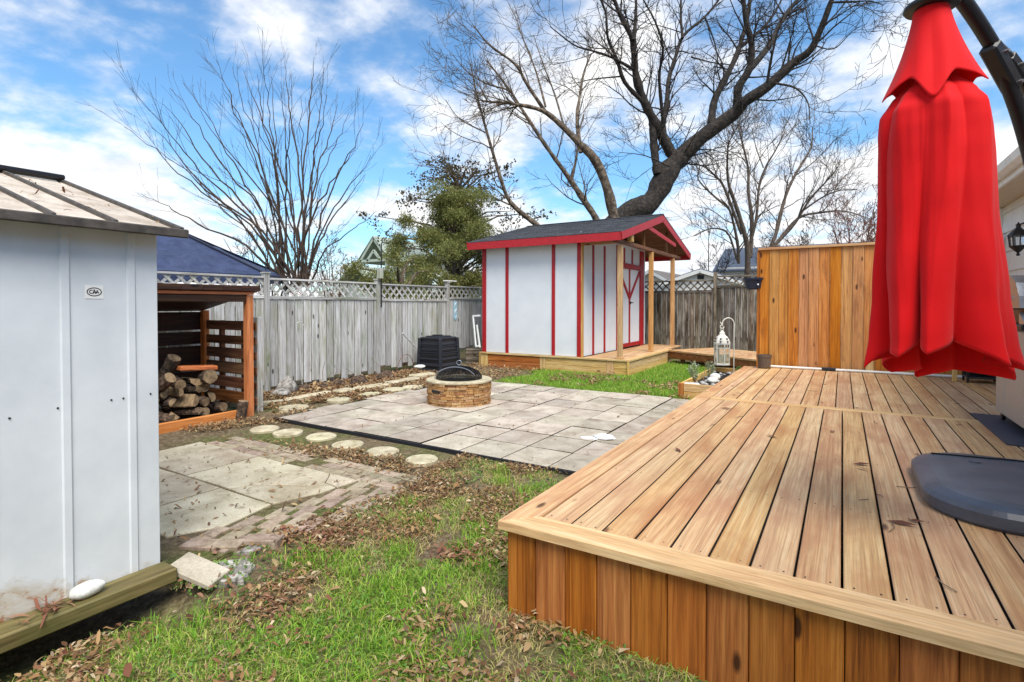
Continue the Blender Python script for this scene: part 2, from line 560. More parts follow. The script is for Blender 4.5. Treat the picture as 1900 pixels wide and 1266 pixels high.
def dark_edges(o_, axes, mat=None):
    o_.data.materials.append(mat or M['edge_dark'])
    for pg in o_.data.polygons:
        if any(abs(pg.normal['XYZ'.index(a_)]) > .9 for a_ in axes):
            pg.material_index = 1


# ================================================================ paver patio
patio = MB().box(-5.72, -1.10, 3.86, 7.66, -0.05, 0.0155).build('patio', M['joint'], kind='structure')
PX, PY = 0.462, 0.473
k = 0
for j in range(8):
    for i in range(-2, 8):
        x0 = -2.05 - PX * (i + 1)
        y0 = 3.875 + PY * j
        x1, y1 = x0 + PX, y0 + PY
        if i == 7 and j in (0, 2, 5):
            x0 += 0.10
        a = rng.uniform(-0.008, 0.008)
        e = 0.0080 + rng.uniform(-0.0025, 0.003)
        z = 0.028 + rng.uniform(-0.005, 0.005)
        cx, cy = (x0 + x1) / 2, (y0 + y1) / 2
        hx, hy = (x1 - x0) / 2 - e, (y1 - y0) / 2 - e
        poly = []
        for sx, sy in ((-1, -1), (1, -1), (1, 1), (-1, 1)):
            dx, dy = sx * hx, sy * hy
            poly.append((cx + dx * math.cos(a) - dy * math.sin(a), cy + dx * math.sin(a) + dy * math.cos(a)))
        t = MB().slab(poly, -0.02, z, 0.004)
        t.v = [(p[0], p[1], p[2] + (0.006 * math.sin(i * 3.1 + j * 1.7) * (p[0] - cx) if p[2] > 0 else 0)) for p in t.v]
        dark_edges(t.build('paver', M['paver'], patio), 'XY', M['joint'])
# dark plastic edging strip along the near edge
edg = MB()
beam(edg, (-5.7, 3.852, 0.002), (-1.2, 3.852, 0.002), 0.012, 0.05, 0.003)
tag(edg.build('edging_strip', M['black_plastic']), 'black plastic edging strip along the edge of the paved square', 'edging')

# ================================================================ flagstone terrace with brick border
terr = MB().box(-5.35, -2.82, 1.40, 3.15, -0.06, 0.011).build('terrace', M['soil_ground'], kind='structure')


def flagstone(poly, zt=0.024):
    cx = sum(p[0] for p in poly) / len(poly)
    cy = sum(p[1] for p in poly) / len(poly)
    pts = []
    for i, p in enumerate(poly):
        q = poly[(i + 1) % len(poly)]
        pts.append((p[0] + (cx - p[0]) * 0.03, p[1] + (cy - p[1]) * 0.03))
        L = math.hypot(q[0] - p[0], q[1] - p[1])
        for k_ in range(1, max(2, int(L / 0.14))):
            f = k_ / max(2, int(L / 0.14))
            jx, jy = rng.uniform(-.004, .004), rng.uniform(-.004, .004)
            x, y = p[0] + (q[0] - p[0]) * f + jx, p[1] + (q[1] - p[1]) * f + jy
            pts.append((x + (cx - x) * 0.03, y + (cy - y) * 0.03))
    return MB().slab(pts, -0.03, zt, 0.005).build('slab', M['flag'], terr)


R1, R2, R0 = 2.81, 2.18, 1.52
flagstone([(-5.30, R2), (-4.93, R2), (-4.93, R1), (-5.30, R1)])
flagstone([(-4.93, R2), (-4.36, R2), (-4.36, R1), (-4.93, R1)], 0.027)
flagstone([(-4.36, R2), (-3.77, 2.19), (-3.72, 2.32), (-3.74, R1), (-4.36, R1)], 0.025)
flagstone([(-3.72, 2.32), (-3.34, 2.52), (-3.29, 2.65), (-3.43, R1), (-3.74, R1)], 0.027)
flagstone([(-3.77, 2.19), (-3.24, R2), (-3.14, 2.50), (-3.14, 2.63), (-3.29, 2.65), (-3.34, 2.52), (-3.72, 2.32)], 0.023)
flagstone([(-3.29, 2.65), (-3.14, 2.63), (-3.12, R1), (-3.43, R1)], 0.026)
flagstone([(-5.30, R0), (-4.45, R0), (-4.45, R2), (-5.30, R2)])
flagstone([(-4.45, R0), (-3.85, R0), (-3.85, R2), (-4.45, R2)], 0.026)
flagstone([(-3.85, R0), (-3.30, R0 + .02), (-3.16, 1.80), (-3.24, R2), (-3.85, R2)], 0.023)


def brick(x, y, ang, L=0.20, Wd=0.098, z=0.02, mat=None):
    m = Matrix.Rotation(ang + rng.uniform(-.05, .05), 3, 'Z') @ Matrix.Rotation(rng.uniform(-.02, .02), 3, 'X')
    return MB().box(x - L / 2, x + L / 2, y - Wd / 2, y + Wd / 2, z - 0.06, z + rng.uniform(-.003, .005), 0.004, m).build(
        'brick', mat or M['brick'], terr)


for r_ in range(3):                       # courses along the far side of the slabs
    x = -5.15 + 0.1 * (r_ % 2)
    while x < -2.85:
        if rng.random() < 0.93:
            brick(x, R1 + 0.065 + r_ * 0.105, 0.0, z=0.014)
        x += 0.208
for r_ in range(4):                       # courses along the right side
    y = 1.70 + 0.1 * (r_ % 2) + (0.10 if r_ == 3 else 0)
    while y < 2.78:
        if rng.random() < (0.95 if r_ < 3 else 0.6):
            ox = -0.10 * max(0.0, (2.3 - y)) + 0.02 * math.sin(y * 4)
            brick(-3.07 + r_ * 0.106 + ox + (0.10 * (y - 2.1) if y > 2.1 else 0), y, PI / 2 + 0.28)
        y += 0.208
for x, y, a in ((-2.92, 1.66, .5), (-2.80, 1.82, .6), (-3.02, 1.60, .4)):
    brick(x, y, a, 0.21, 0.10, 0.03)
for poly, lab in (([(-2.80, 1.54), (-2.63, 1.42), (-2.48, 1.51), (-2.59, 1.64), (-2.70, 1.66)], 'irregular flat grey paver half buried in leaf litter by the metal shed'),
                  ([(-2.96, 1.69), (-2.86, 1.63), (-2.72, 1.74), (-2.80, 1.85)], 'small dark grey slab set crooked at the terrace corner')):
    tag(MB().slab(poly, -0.03, 0.006, 0.004).build('flat_stone', M['rock']), lab, 'stone')

# ================================================================ stepping stones
def disc_stone(x, y, r, z, n=28, name='stepping_stone', mat=None, ecc=1.0):
    pts = []
    for k_ in range(n):
        a = 2 * PI * k_ / n
        rr = r * (1 + 0.02 * math.sin(3 * a + x * 7))
        pts.append((x + rr * math.cos(a), y + rr * ecc * math.sin(a)))
    return MB().slab(pts, -0.03, z, 0.008).build(name, mat or M['step'])


for (x, y, r) in ((-5.33, 3.50, .15), (-4.97, 3.53, .15), (-4.53, 3.60, .15), (-4.05, 3.53, .15), (-3.59, 3.53, .15), (-3.11, 3.53, .14)):
    tag(disc_stone(x, y, r, 0.016), 'round pale stepping stone in the row between paved square and brick terrace', 'stepping stone', 'stepping stones between patio and terrace')
for (x, y, r) in ((-6.07, 4.40, .19), (-6.04, 5.11, .17), (-5.98, 5.66, .18), (-5.94, 6.53, .17)):
    tag(disc_stone(x, y, r, 0.026), 'round stepping stone in the row between paved square and lattice fence', 'stepping stone', 'stepping stones between patio and fence')
tag(disc_stone(-5.94, 6.10, .19, 0.045, 6), 'six-sided flat stepping stone among the round ones by the fence bed', 'stepping stone')
for (x, y, L, w, a, z, lab) in ((-6.55, 5.0, .75, .12, 1.62, .06, 'long thin edging stone of the fence bed, end nearest the wood shelter'),
                                (-6.45, 5.55, .30, .2, 1.5, .07, 'squat mossy edging stone of the fence bed'),
                                (-6.43, 6.1, .62, .2, 1.5, .06, 'broad pale edging stone of the fence bed'),
                                (-6.42, 6.8, .7, .18, 1.55, .07, 'flat edging stone of the fence bed beside the fire pit stepping stones'),
                                (-6.55, 7.45, .5, .2, 1.4, .09, 'pale edging stone before the black compost bin'),
                                (-6.60, 4.45, .45, .07, 1.15, .05, 'narrow pale edging stone lying in wood chips by the shelter post')):
    t = MB()
    m = Matrix.Rotation(a, 3, 'Z')
    t.box(x - L / 2, x + L / 2, y - w / 2, y + w / 2, -0.03, z, 0.02, m)
    tag(t.build('edging_stone', M['step']), lab, 'stone')


def rock(x, y, z, r, sq=(1, 1, 1), seed=0, name='rock', mat=None, parent=None, sub=2, amp=0.25):
    me = bpy.data.meshes.new(name)
    import bmesh
    bm = bmesh.new()
    bmesh.ops.create_icosphere(bm, subdivisions=sub, radius=1.0)
    for v in bm.verts:
        n_ = mnoise.noise(v.co * 1.4 + Vector((seed * 3.7, 0, 0)))
        v.co = v.co * (1 + amp * n_)
        v.co = Vector((v.co.x * r * sq[0], v.co.y * r * sq[1], v.co.z * r * sq[2]))
    for f in bm.faces:
        f.smooth = True
    bm.to_mesh(me)
    bm.free()
    me.materials.append(mat or M['rock'])
    return link(name, me, parent, (x, y, z))


tag(rock(-7.18, 5.10, 0.10, 0.15, (1, 1, 1.05), 3, amp=0.6), 'rough black and white speckled rock at the foot of the lattice fence', 'rock')
tag(rock(-7.05, 4.88, 0.05, 0.12, (1.5, 1, .5), 4), 'flat grey rock between shelter post and fence', 'rock')
tag(rock(-6.70, 7.55, 0.2, 0.09, (1.2, 1.2, .35), 5, mat=M['whitestone']), 'small white flat-topped stone standing before the compost bin', 'stone')
for i_, (x, y) in enumerate(((-7.1, 5.7), (-7.15, 6.05), (-7.12, 6.45), (-7.1, 6.9), (-7.2, 5.4), (-7.15, 7.15), (-6.95, 6.2))):
    tag(rock(x, y, 0.03, 0.07 + 0.03 * (i_ % 3), (1.2, 1, .8), 10 + i_, mat=M['log_bark']), 'dark lump of earth and bark in the bed under the lattice fence', 'clod', 'dark clods under the fence')

# ================================================================ main deck
DZ = 0.40
deck = thing('wooden_deck', 'big raised timber deck with plank top and vertical board skirt', 'deck', (0.2, 5.4, 0))
XL, XR, YF, YB = -1.29, 1.74, 1.965, 8.96


def mitre(poly, name, mat):
    t = MB().slab(poly, DZ - 0.035, DZ + 0.001, 0.004)
    t.v = [(p[0], p[1], p[2]) for p in t.v]
    return t.build(name, mat, deck)


mitre([(XL, YF), (XR, YF), (XR, YF + .14), (XL + .14, YF + .14)], 'border_board', M['freshX'])
mitre([(XL, YF), (XL + .14, YF + .14), (XL + .14, 5.68), (XL, 5.68)], 'border_board', M['deckY'])
mitre([(XL, 5.684), (XL + .14, 5.684), (XL + .14, YB), (XL, YB)], 'border_board', M['deckY'])
pitch, bw = 0.1445, 0.1360
nb = int((XR - (XL + .14)) / pitch)
for i in range(nb + 1):
    x0 = XL + .146 + i * pitch
    x1 = min(x0 + bw, XR)
    if x1 - x0 < 0.02:
        continue
    z = DZ + rng.uniform(-.0015, .0015)
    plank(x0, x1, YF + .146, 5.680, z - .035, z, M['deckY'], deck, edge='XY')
plank(XL + .144, XR, 5.686, 5.79, DZ - .035, DZ + .002, M['freshX'], deck, 'cross_board')
for i in range(nb + 2):
    x0 = XL + .146 + (i - 0.38) * pitch
    x1 = min(x0 + bw, XR)
    x0 = max(x0, XL + .146)
    if x1 - x0 < 0.02:
        continue
    z = DZ + rng.uniform(-.0015, .0015)
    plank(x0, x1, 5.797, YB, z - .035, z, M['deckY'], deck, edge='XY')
# skirt
x = XL + 0.03
while x < XR:
    w = 0.142
    plank(x, min(x + w - .003, XR), YF + .030 + rng.uniform(0, .004), YF + .052, -0.02 - rng.random() * .03, DZ - .036, M['cedarZ'], deck, 'skirt_board')
    x += w
y = YF + 0.056
while y < YB:
    plank(XL + .030, XL + .052, y, y + .139, -0.03, DZ - .036, M['cedarZ'], deck, 'skirt_board')
    y += .142
frame = MB()
for y in (2.1, 3.0, 3.9, 4.8, 5.72, 6.6, 7.5, 8.4, 8.9):
    frame.box(XL + .06, XR, y - .02, y + .02, DZ - .19, DZ - .037)
frame.build('joist_frame', M['brownX'], deck)
sc_ = MB()
for i in range(nb + 1):
    x0 = XL + .146 + i * pitch
    for yy in (YF + .17, 2.95, 3.85, 4.75, 5.65, 5.83, 6.6, 7.5, 8.4):
        for dx in (0.03, bw - .03):
            sc_.lathe([(0.0035, 0), (0.003, .0012)], 6, (x0 + dx + (-.38 * pitch if yy > 5.7 else 0), yy + rng.uniform(-.01, .01), DZ + .0005))
sc_.build('screw_heads', M['black'], deck, kind='stuff')

# ================================================================ privacy screen
priv = thing('privacy_fence', 'tall orange cedar privacy fence standing at the far end of the deck', 'fence', (0.3, 9.0, DZ))
x = -1.085
i = 0
while x < 1.60:
    w = rng.choice((0.128, 0.135, 0.14))
    off = 0.0 if i % 2 else 0.012
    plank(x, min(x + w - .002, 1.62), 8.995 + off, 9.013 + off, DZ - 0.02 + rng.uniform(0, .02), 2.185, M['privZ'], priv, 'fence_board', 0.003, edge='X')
    x += w
    i += 1
plank(-1.11, 1.66, 8.965, 9.07, 2.188, 2.225, M['deckX'], priv, 'cap_rail')
plank(-1.125, -1.089, 8.99, 9.08, 0.0, 2.185, M['cedarZ'], priv, 'post')
plank(1.622, 1.70, 8.98, 9.07, 0.0, 2.24, M['cedarZ'], priv, 'post')
for z in (0.75, 1.3, 1.9):
    plank(-1.08, 1.62, 9.028, 9.065, z, z + .085, M['privX'], priv, 'rail')
plank(0.285, 0.375, 8.955, 8.992, DZ + .002, DZ + .22, M['freshZ'], priv, 'brace_block')
t = MB()
t.tube([(-0.93, 8.93, DZ + .022), (-0.2, 8.925, DZ + .022), (0.28, 8.93, DZ + .022), (1.6, 8.93, DZ + .022)], 0.018, 8)
cp = t.build('conduit_pipe', M['white'])
tag(cp, 'thin pale pipe lying along the foot of the cedar privacy fence', 'pipe')
MB().box(-0.25, -0.07, 8.905, 8.952, DZ + .002, DZ + .05, 0.008).build('pipe_coupling', M['black_plastic'], cp)

# ================================================================ weathered lattice fence on the left (x = -7.55)
FX = -7.55


def lattice(parent, a, b, z0, z1, axis, mat_a, depth, step=0.165, w=0.036, n_off=0.0):
    """diagonal strips between a and b along axis ('Y' or 'X') in the window z0..z1 at the given depth"""
    h = z1 - z0
    for sgn, dz in ((1, 0.0), (-1, 0.009)):
        s_ = a - h
        while s_ < b:
            p0, p1 = (s_, z0), (s_ + h, z1)
            q0 = max(p0[0], a)
            q1 = min(p1[0], b)
            if q1 - q0 > 0.03:
                f0, f1 = (q0 - p0[0]) / h, (q1 - p0[0]) / h
                za, zb = z0 + h * f0, z0 + h * f1
                if sgn < 0:
                    za, zb = z1 - h * f0, z1 - h * f1
                t_ = MB()
                if axis == 'Y':
                    beam(t_, (depth + dz, q0, za), (depth + dz, q1, zb), w, 0.008, 0, upv=(1, 0, 0))
                else:
                    beam(t_, (q0, depth - dz, za), (q1, depth - dz, zb), w, 0.008, 0, upv=(0, 1, 0))
                t_.build('lattice_strip', mat_a, parent)
            s_ += step


def fence_panel_y(label, y0, y1, zt, zl, zb, gapz=0.08, mat='grey', pitch_=0.155, group=None, post=True):
    f = thing('lattice_fence_panel', label, 'fence', (FX, (y0 + y1) / 2, 0), group)
    MG = M[mat + 'Z']
    y = y0 + .05
    while y < y1 - .03:
        yy = min(y + pitch_ - .010, y1 - .005)
        ox_ = rng.uniform(-.004, .005)
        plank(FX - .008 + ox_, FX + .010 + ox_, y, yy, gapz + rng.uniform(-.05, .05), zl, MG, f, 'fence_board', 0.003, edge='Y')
        y += pitch_
    plank(FX - .03, FX + .038, y0 + .045, y1 - .002, zt - .03, zt, M[mat + 'Y'], f, 'top_rail')
    plank(FX - .012, FX + .030, y0 + .046, y1 - .003, zl + .002, zl + .05, M[mat + 'Y'], f, 'middle_rail')
    plank(FX - .06, FX - .010, y0 + .046, y1 - .003, 0.35, 0.43, M[mat + 'Y'], f, 'bottom_rail')
    plank(FX - .06, FX - .010, y0 + .046, y1 - .003, 1.05, 1.13, M[mat + 'Y'], f, 'bottom_rail')
    lattice(f, y0 + .05, y1 - .01, zl + .052, zt - .032, 'Y', M[mat + 'Y'], FX + .004)
    if post:
        plank(FX - .045, FX + .045, y0 - .047, y0 + .043, -0.05, zt + .06, M[mat + 'Z'], f, 'post')
        MB().box(FX - .055, FX + .055, y0 - .057, y0 + .053, zt + .061, zt + .085, 0.008).build('post_cap', M[mat + 'Z'], f)
    return f


fence_panel_y('weathered lattice-topped fence panel behind the firewood shelter', 2.75, 4.99, 1.79, 1.45, 0.0)
fence_panel_y('long silvery lattice-topped fence panel between wood shelter and pole', 4.99, 7.31, 1.77, 1.44, 0.0)
fence_panel_y('silvery lattice-topped fence panel behind the black compost bin', 7.31, 9.43, 1.76, 1.42, 0.0, 0.14)
fence_panel_y('brownish lattice-topped fence panel beside the white shed with surfboard-shaped plaque', 9.43, 11.6, 1.78, 1.47, 0.0, 0.34, mat='grey')
fence_panel_y('lattice-topped fence panel hidden behind the white shed', 11.6, 14.85, 1.78, 1.45, 0.0, 0.1)
t = MB().box(FX - .04, FX + .05, 9.33, 9.72, 1.871, 1.90, 0.006)
tag(t.build('weathered_board', M['whitestone']), 'short white board lying across the fence post top', 'board')

# ================================================================ streaky back fence (y = 14.9)
BY = 14.9


def fence_panel_x(label, x0, x1, zt, zl, post_h):
    f = thing('lattice_fence_panel', label, 'fence', ((x0 + x1) / 2, BY, 0))
    x = x0 + .05
    while x < x1 - .03:
        plank(x, min(x + .142, x1 - .004), BY - .010, BY + .008, 0.05 + rng.uniform(-.05, .05), zl, M['oldZ'], f, 'fence_board', 0.003, edge='X')
        x += .15
    plank(x0 + .046, x1 - .002, BY - .038, BY + .03, zt - .04, zt, M['oldX'], f, 'top_rail')
    plank(x0 + .046, x1 - .002, BY - .034, BY + .03, zl + .002, zl + .06, M['oldX'], f, 'middle_rail')
    plank(x0 + .046, x1 - .002, BY + .010, BY + .05, 0.4, .5, M['oldX'], f, 'bottom_rail')
    lattice(f, x0 + .05, x1 - .01, zl + .062, zt - .042, 'X', M['oldX'], BY, 0.19, 0.036)
    plank(x0 - .047, x0 + .043, BY - .045, BY + .045, -.05, zt + post_h, M['oldZ'], f, 'post')
    return f


fence_panel_x('dark streaky lattice-topped fence panel behind the porch posts', -5.25, -2.87, 2.02, 1.68, 0.06)
fence_panel_x('streaky lattice-topped fence panel between lattice post and privacy fence', -2.87, -0.55, 2.12, 1.80, 0.10)
fence_panel_x('dark lattice-topped fence panel hidden behind the shed back', -7.5, -5.25, 2.02, 1.68, 0.06)
fence_panel_x('streaky lattice-topped fence panel hidden behind the privacy fence', -0.55, 1.8, 2.05, 1.72, 0.10)

# ================================================================ grey metal shed on the left
def shed_metal():
    m, g_ = new_mat('painted_sheet_metal')
    co = g_.n('ShaderNodeNewGeometry').outputs['Position']
    sp = g_.n('ShaderNodeSeparateXYZ', {0: co})
    a = g_.noise(co, 3.5, 5, 0.6)
    b = g_.noise(co, 260, 2, 0.6)
    c = g_.ramp(a, [(0.3, lin(200, 205, 210)), (0.7, lin(217, 221, 225))])
    # rust and splashed dirt with ragged outlines low on the sheet
    n_ = g_.noise(co, 5.0, 6, 0.68, 0.6)
    h = g_.math('ADD', g_.math('MULTIPLY', sp.outputs[2], -2.1), n_)
    h = g_.math('ADD', h, g_.math('MULTIPLY', g_.math('SUBTRACT', 1.0, sp.outputs[1]), 0.55))
    dirt = g_.ramp(h, [(0.17, 0.0), (0.36, 0.65)])
    c = g_.mix(dirt, c, lin(172, 152, 116))
    n3 = g_.noise(co, 16.0, 5, 0.7, 0.6)
    rust = g_.ramp(g_.math('ADD', h, g_.math('MULTIPLY', g_.math('SUBTRACT', n3, 0.5), 0.5)), [(0.37, 0.0), (0.46, 0.9)])
    c = g_.mix(rust, c, lin(150, 92, 46))
    finish(g_, c, 0.45, b, 0.12, 0.001, spec=0.4)
    return m


M['sheet'] = shed_metal()
M['rooftan'] = stone_mat('faded_tan_roof_sheet', lin(208, 196, 182), lin(188, 175, 160), lin(156, 142, 126), 0.05, 0.0, 4, lin(150, 128, 106))
M['shedtrim'] = plain('dull_brown_trim', lin(84, 78, 72), lin(56, 51, 46), 20, 0.6, bstr=0.2)
SX = -2.83
sh = thing('metal_shed', 'pale grey metal garden shed with tan ribbed roof beside the lawn', 'shed', (-4.0, 0.0, 0.1))
ribs = [1.185, 0.935, 0.685, 0.435, 0.185, -0.065, -0.315, -0.565, -0.815]
edges = [1.30] + ribs
for a, b in zip(edges[:-1], edges[1:]):
    MB().box(SX - .012, SX, b + .002, a - .002, 0.085, 1.70, 0.002).build('wall_panel', M['sheet'], sh)
for y in ribs:
    t = MB()
    w = .020
    prof = [(SX + .0005, y - w), (SX + .009, y - w + .006), (SX + .009, y + w - .008), (SX + .0005, y + w)]
    t.add([(p[0], p[1], z) for z in (0.09, 1.69) for p in prof], [(0, 1, 5, 4), (1, 2, 6, 5), (2, 3, 7, 6), (0, 3, 2, 1), (4, 5, 6, 7)])
    t.build('wall_rib', M['sheet'], sh)
MB().box(-5.4, SX - .013, 1.288, 1.30, .085, 1.70, 0.002).build('end_wall', M['sheet'], sh)
MB().add([(-5.4, 1.294, 1.701), (SX, 1.294, 1.701), (-4.16, 1.294, 2.09)], [(0, 1, 2), (2, 1, 0)]).build('gable_wall', M['sheet'], sh)
MB().box(-5.4, SX - .013, -1.06, -1.05, .085, 1.70, 0.002).build('end_wall', M['sheet'], sh)
MB().box(-5.412, -5.40, -1.06, 1.30, .085, 1.70, 0.002).build('rear_wall', M['sheet'], sh)
# roof: sheets between standing seams, eave at x=-2.74, ridge at x=-4.16
EX, EZ, RX, RZ = -2.735, 1.715, -4.16, 2.125
ry = [1.365, 1.09, 0.89 - .02, 0.60, 0.33, 0.06, -0.21, -0.48, -0.75, -1.12]
for a, b in zip(ry[:-1], ry[1:]):
    for side in (1, -1):
        ex = EX if side > 0 else 2 * RX - EX
        t = MB()
        p = [(ex, b, EZ), (ex, a, EZ), (RX, a, RZ), (RX, b, RZ)]
        if side < 0:
            p.reverse()
        q = [(x_, y_, z_ - .012) for x_, y_, z_ in p]
        t.add(p + q, [(0, 1, 2, 3), (7, 6, 5, 4), (0, 4, 5, 1), (1, 5, 6, 2), (2, 6, 7, 3), (3, 7, 4, 0)])
        t.build('roof_sheet', M['rooftan'], sh)
for i, y in enumerate(ry[:-1]):
    t = MB()
    beam(t, (EX + .004, y, EZ + .008), (RX, y, RZ + .008), 0.017 if i else 0.022, 0.022, 0.003)
    beam(t, (2 * RX - EX, y, EZ + .008), (RX, y, RZ + .008), 0.026, 0.024, 0.004)
    t.build('roof_seam', M['shedtrim'], sh)
t = MB()
beam(t, (RX, -1.12, RZ + .024), (RX, 1.372, RZ + .024), 0.09, 0.03, 0.008)
t.build('ridge_cap', M['black'], sh)
t = MB()
beam(t, (EX + .012, -1.12, EZ - .012), (EX + .012, 1.39, EZ - .012), 0.022, 0.042, 0.005)
t.build('eave_trim', M['shedtrim'], sh)
for k_, (y, z) in enumerate(((0.75, .905), (0.905, .92), (1.10, .925), (1.168 - .02, .925), (1.262, .93), (0.6, .9))):
    t = MB()
    t.lathe([(0.0045, 0), (0.004, 0.003), (0.002, .0045)], 8)
    t.v = [(SX + .0005 + p[2] * 1.0, y + p[0], z + p[1]) for p in t.v]
    t.build('bolt', M['black'], sh)
t = MB().box(-5.35, -3.30, -1.0, 1.25, 0.0, 0.084)
t.build('floor_base', M['soil'], sh)
t = MB()
beam(t, (SX + .066, -1.2, .065), (SX + .066, 1.315, .065), 0.13, 0.07, 0.008)
t.build('sill_beam', M['moss_beam'], sh)
# club sticker: white card with an oval and three letters
stk = MB().box(SX + .0008, SX + .0018, 1.005, 1.075, 1.385, 1.445).build('sticker', M['white'])
tag(stk, 'small white sticker with black oval and letters CAA on the metal shed', 'sticker')
M['ink'] = plain('black_print', (0.01, 0.01, 0.012), rough=0.6)
oc, oz, ra, rb = 1.040, 1.4155, 0.0285, 0.0195
t = MB()
nn = 40
vs, fs = [], []
for k_ in range(nn):
    a = 2 * PI * k_ / nn
    for s_ in (1.0, 0.86):
        vs.append((SX + .0026, oc + ra * s_ * math.cos(a), oz + rb * (s_ if s_ == 1 else .82) * math.sin(a)))
for k_ in range(nn):
    a, b = 2 * k_, 2 * ((k_ + 1) % nn)
    fs.append((a, b, b + 1, a + 1))
t.add(vs, fs).build('oval_ring', M['ink'], stk)


def strokes(mb_, segs, th):
    for (a, b) in segs:
        beam(mb_, (SX + .0026, a[0], a[1]), (SX + .0026, b[0], b[1]), 0.0004, th, 0, upv=(0, -(b[1] - a[1]), b[0] - a[0]))


t = MB()
strokes(t, [((oc - .0045, oz - .0085), (oc + .0000, oz + .0105)), ((oc + .0000, oz + .0105), (oc + .0060, oz - .0085)),
            ((oc - .003, oz - .0030), (oc + .0042, oz - .0030))], 0.0034)
t.build('letter', M['ink'], stk)
t = MB()
strokes(t, [((oc + .0062, oz - .0075), (oc + .0105, oz + .0075)), ((oc + .0105, oz + .0075), (oc + .0165, oz - .0060)),
            ((oc + .008, oz - .0025), (oc + .0145, oz - .0025))], 0.0030)
t.build('letter', M['ink'], stk)
t = MB()
pc = [(oc - .011 + .0068 * math.cos(a), oz + .0005 + .0075 * math.sin(a)) for a in [R(50 + 29 * k_) for k_ in range(10)]]
strokes(t, list(zip(pc[:-1], pc[1:])), 0.0032)
t.build('letter', M['ink'], stk)

ws = rock(SX + .07, 0.975, 0.131, 0.052, (.72, 1.30, .62), 2, 'oval_stone', M['whitestone'], sub=3, amp=0.12)
tag(ws, 'smooth white oval stone resting on the mossy sill of the metal shed', 'stone')
t = MB()
m3 = Matrix.Rotation(0.30, 3, 'Y') @ Matrix.Rotation(0.35, 3, 'Z')
t.box(-2.815, -2.565, 1.335, 1.475, .032, .062, 0.005, m3)
tag(t.build('paver_offcut', M['paver']), 'square grey paver offcut tilted against the metal shed corner', 'paver')

# ================================================================ firewood shelter
fw = thing('firewood_shelter', 'open-fronted orange timber firewood shelter against the lattice fence', 'wood shelter', (-6.75, 3.0, 0))
FXs = -6.15
plank(FXs - .08, FXs, 3.815, 3.90, -.02, 1.475, M['orangeZ'], fw, 'front_post')
plank(FXs - .08, FXs, 1.75, 1.84, -.02, 1.475, M['orangeZ'], fw, 'front_post')
plank(FXs - .075, FXs + .006, 1.70, 3.905, 1.478, 1.512, M['orangeY'], fw, 'front_beam')
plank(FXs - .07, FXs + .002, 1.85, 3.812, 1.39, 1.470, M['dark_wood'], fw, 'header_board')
plank(FXs - .03, FXs + .02, 1.7, 3.80, -.02, .092, M['orangeY'], fw, 'bottom_rail')
plank(-7.36, -7.28, 3.90, 3.98, 0, 1.28, M['orangeZ'], fw, 'rear_post')
plank(-7.36, -7.28, 1.75, 1.83, 0, 1.28, M['orangeZ'], fw, 'rear_post')
for i, y in enumerate([1.66 + .23 * k_ for k_ in range(10)]):
    t = MB()
    y1 = y + .226
    pts = [(FXs + .06, 1.585), (FXs + .06, 1.525), (-7.42, 1.27), (-7.42, 1.33)]
    t.add([(p[0], yy, p[1]) for yy in (y, y1) for p in pts],
          [(0, 1, 2, 3), (7, 6, 5, 4), (0, 4, 5, 1), (1, 5, 6, 2), (2, 6, 7, 3), (3, 7, 4, 0)])
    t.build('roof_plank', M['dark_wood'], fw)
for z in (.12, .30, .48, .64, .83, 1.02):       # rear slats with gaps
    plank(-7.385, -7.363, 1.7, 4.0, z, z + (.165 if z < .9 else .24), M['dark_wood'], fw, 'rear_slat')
for z, w in ((.10, .15), (.29, .14), (.47, .15), (.67, .13), (.85, .11), (1.03, .12)):       # side slats
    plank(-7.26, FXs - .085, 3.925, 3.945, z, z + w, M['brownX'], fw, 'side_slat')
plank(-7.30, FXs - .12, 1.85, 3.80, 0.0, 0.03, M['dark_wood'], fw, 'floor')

t = MB().box(-6.41, -6.33, 4.06, 4.14, -.02, 1.20, 0.006)
gp_ = tag(t.build('stake_post', M['greyZ']), 'short grey weathered post beside the orange shelter post', 'post')
pl = thing('pallet', 'brown slatted pallet leaning between shelter and grey post', 'pallet', (-6.7, 4.05, 0))
for z in (.08, .27, .46, .65, .84, 1.03):
    plank(-7.1, -6.30, 4.02, 4.04, z, z + .10, M['brownX'], pl, 'slat')
for x in (-7.0, -6.5):
    plank(x - .03, x + .03, 3.965, 4.018, .02, 1.15, M['brownZ'], pl, 'batten')


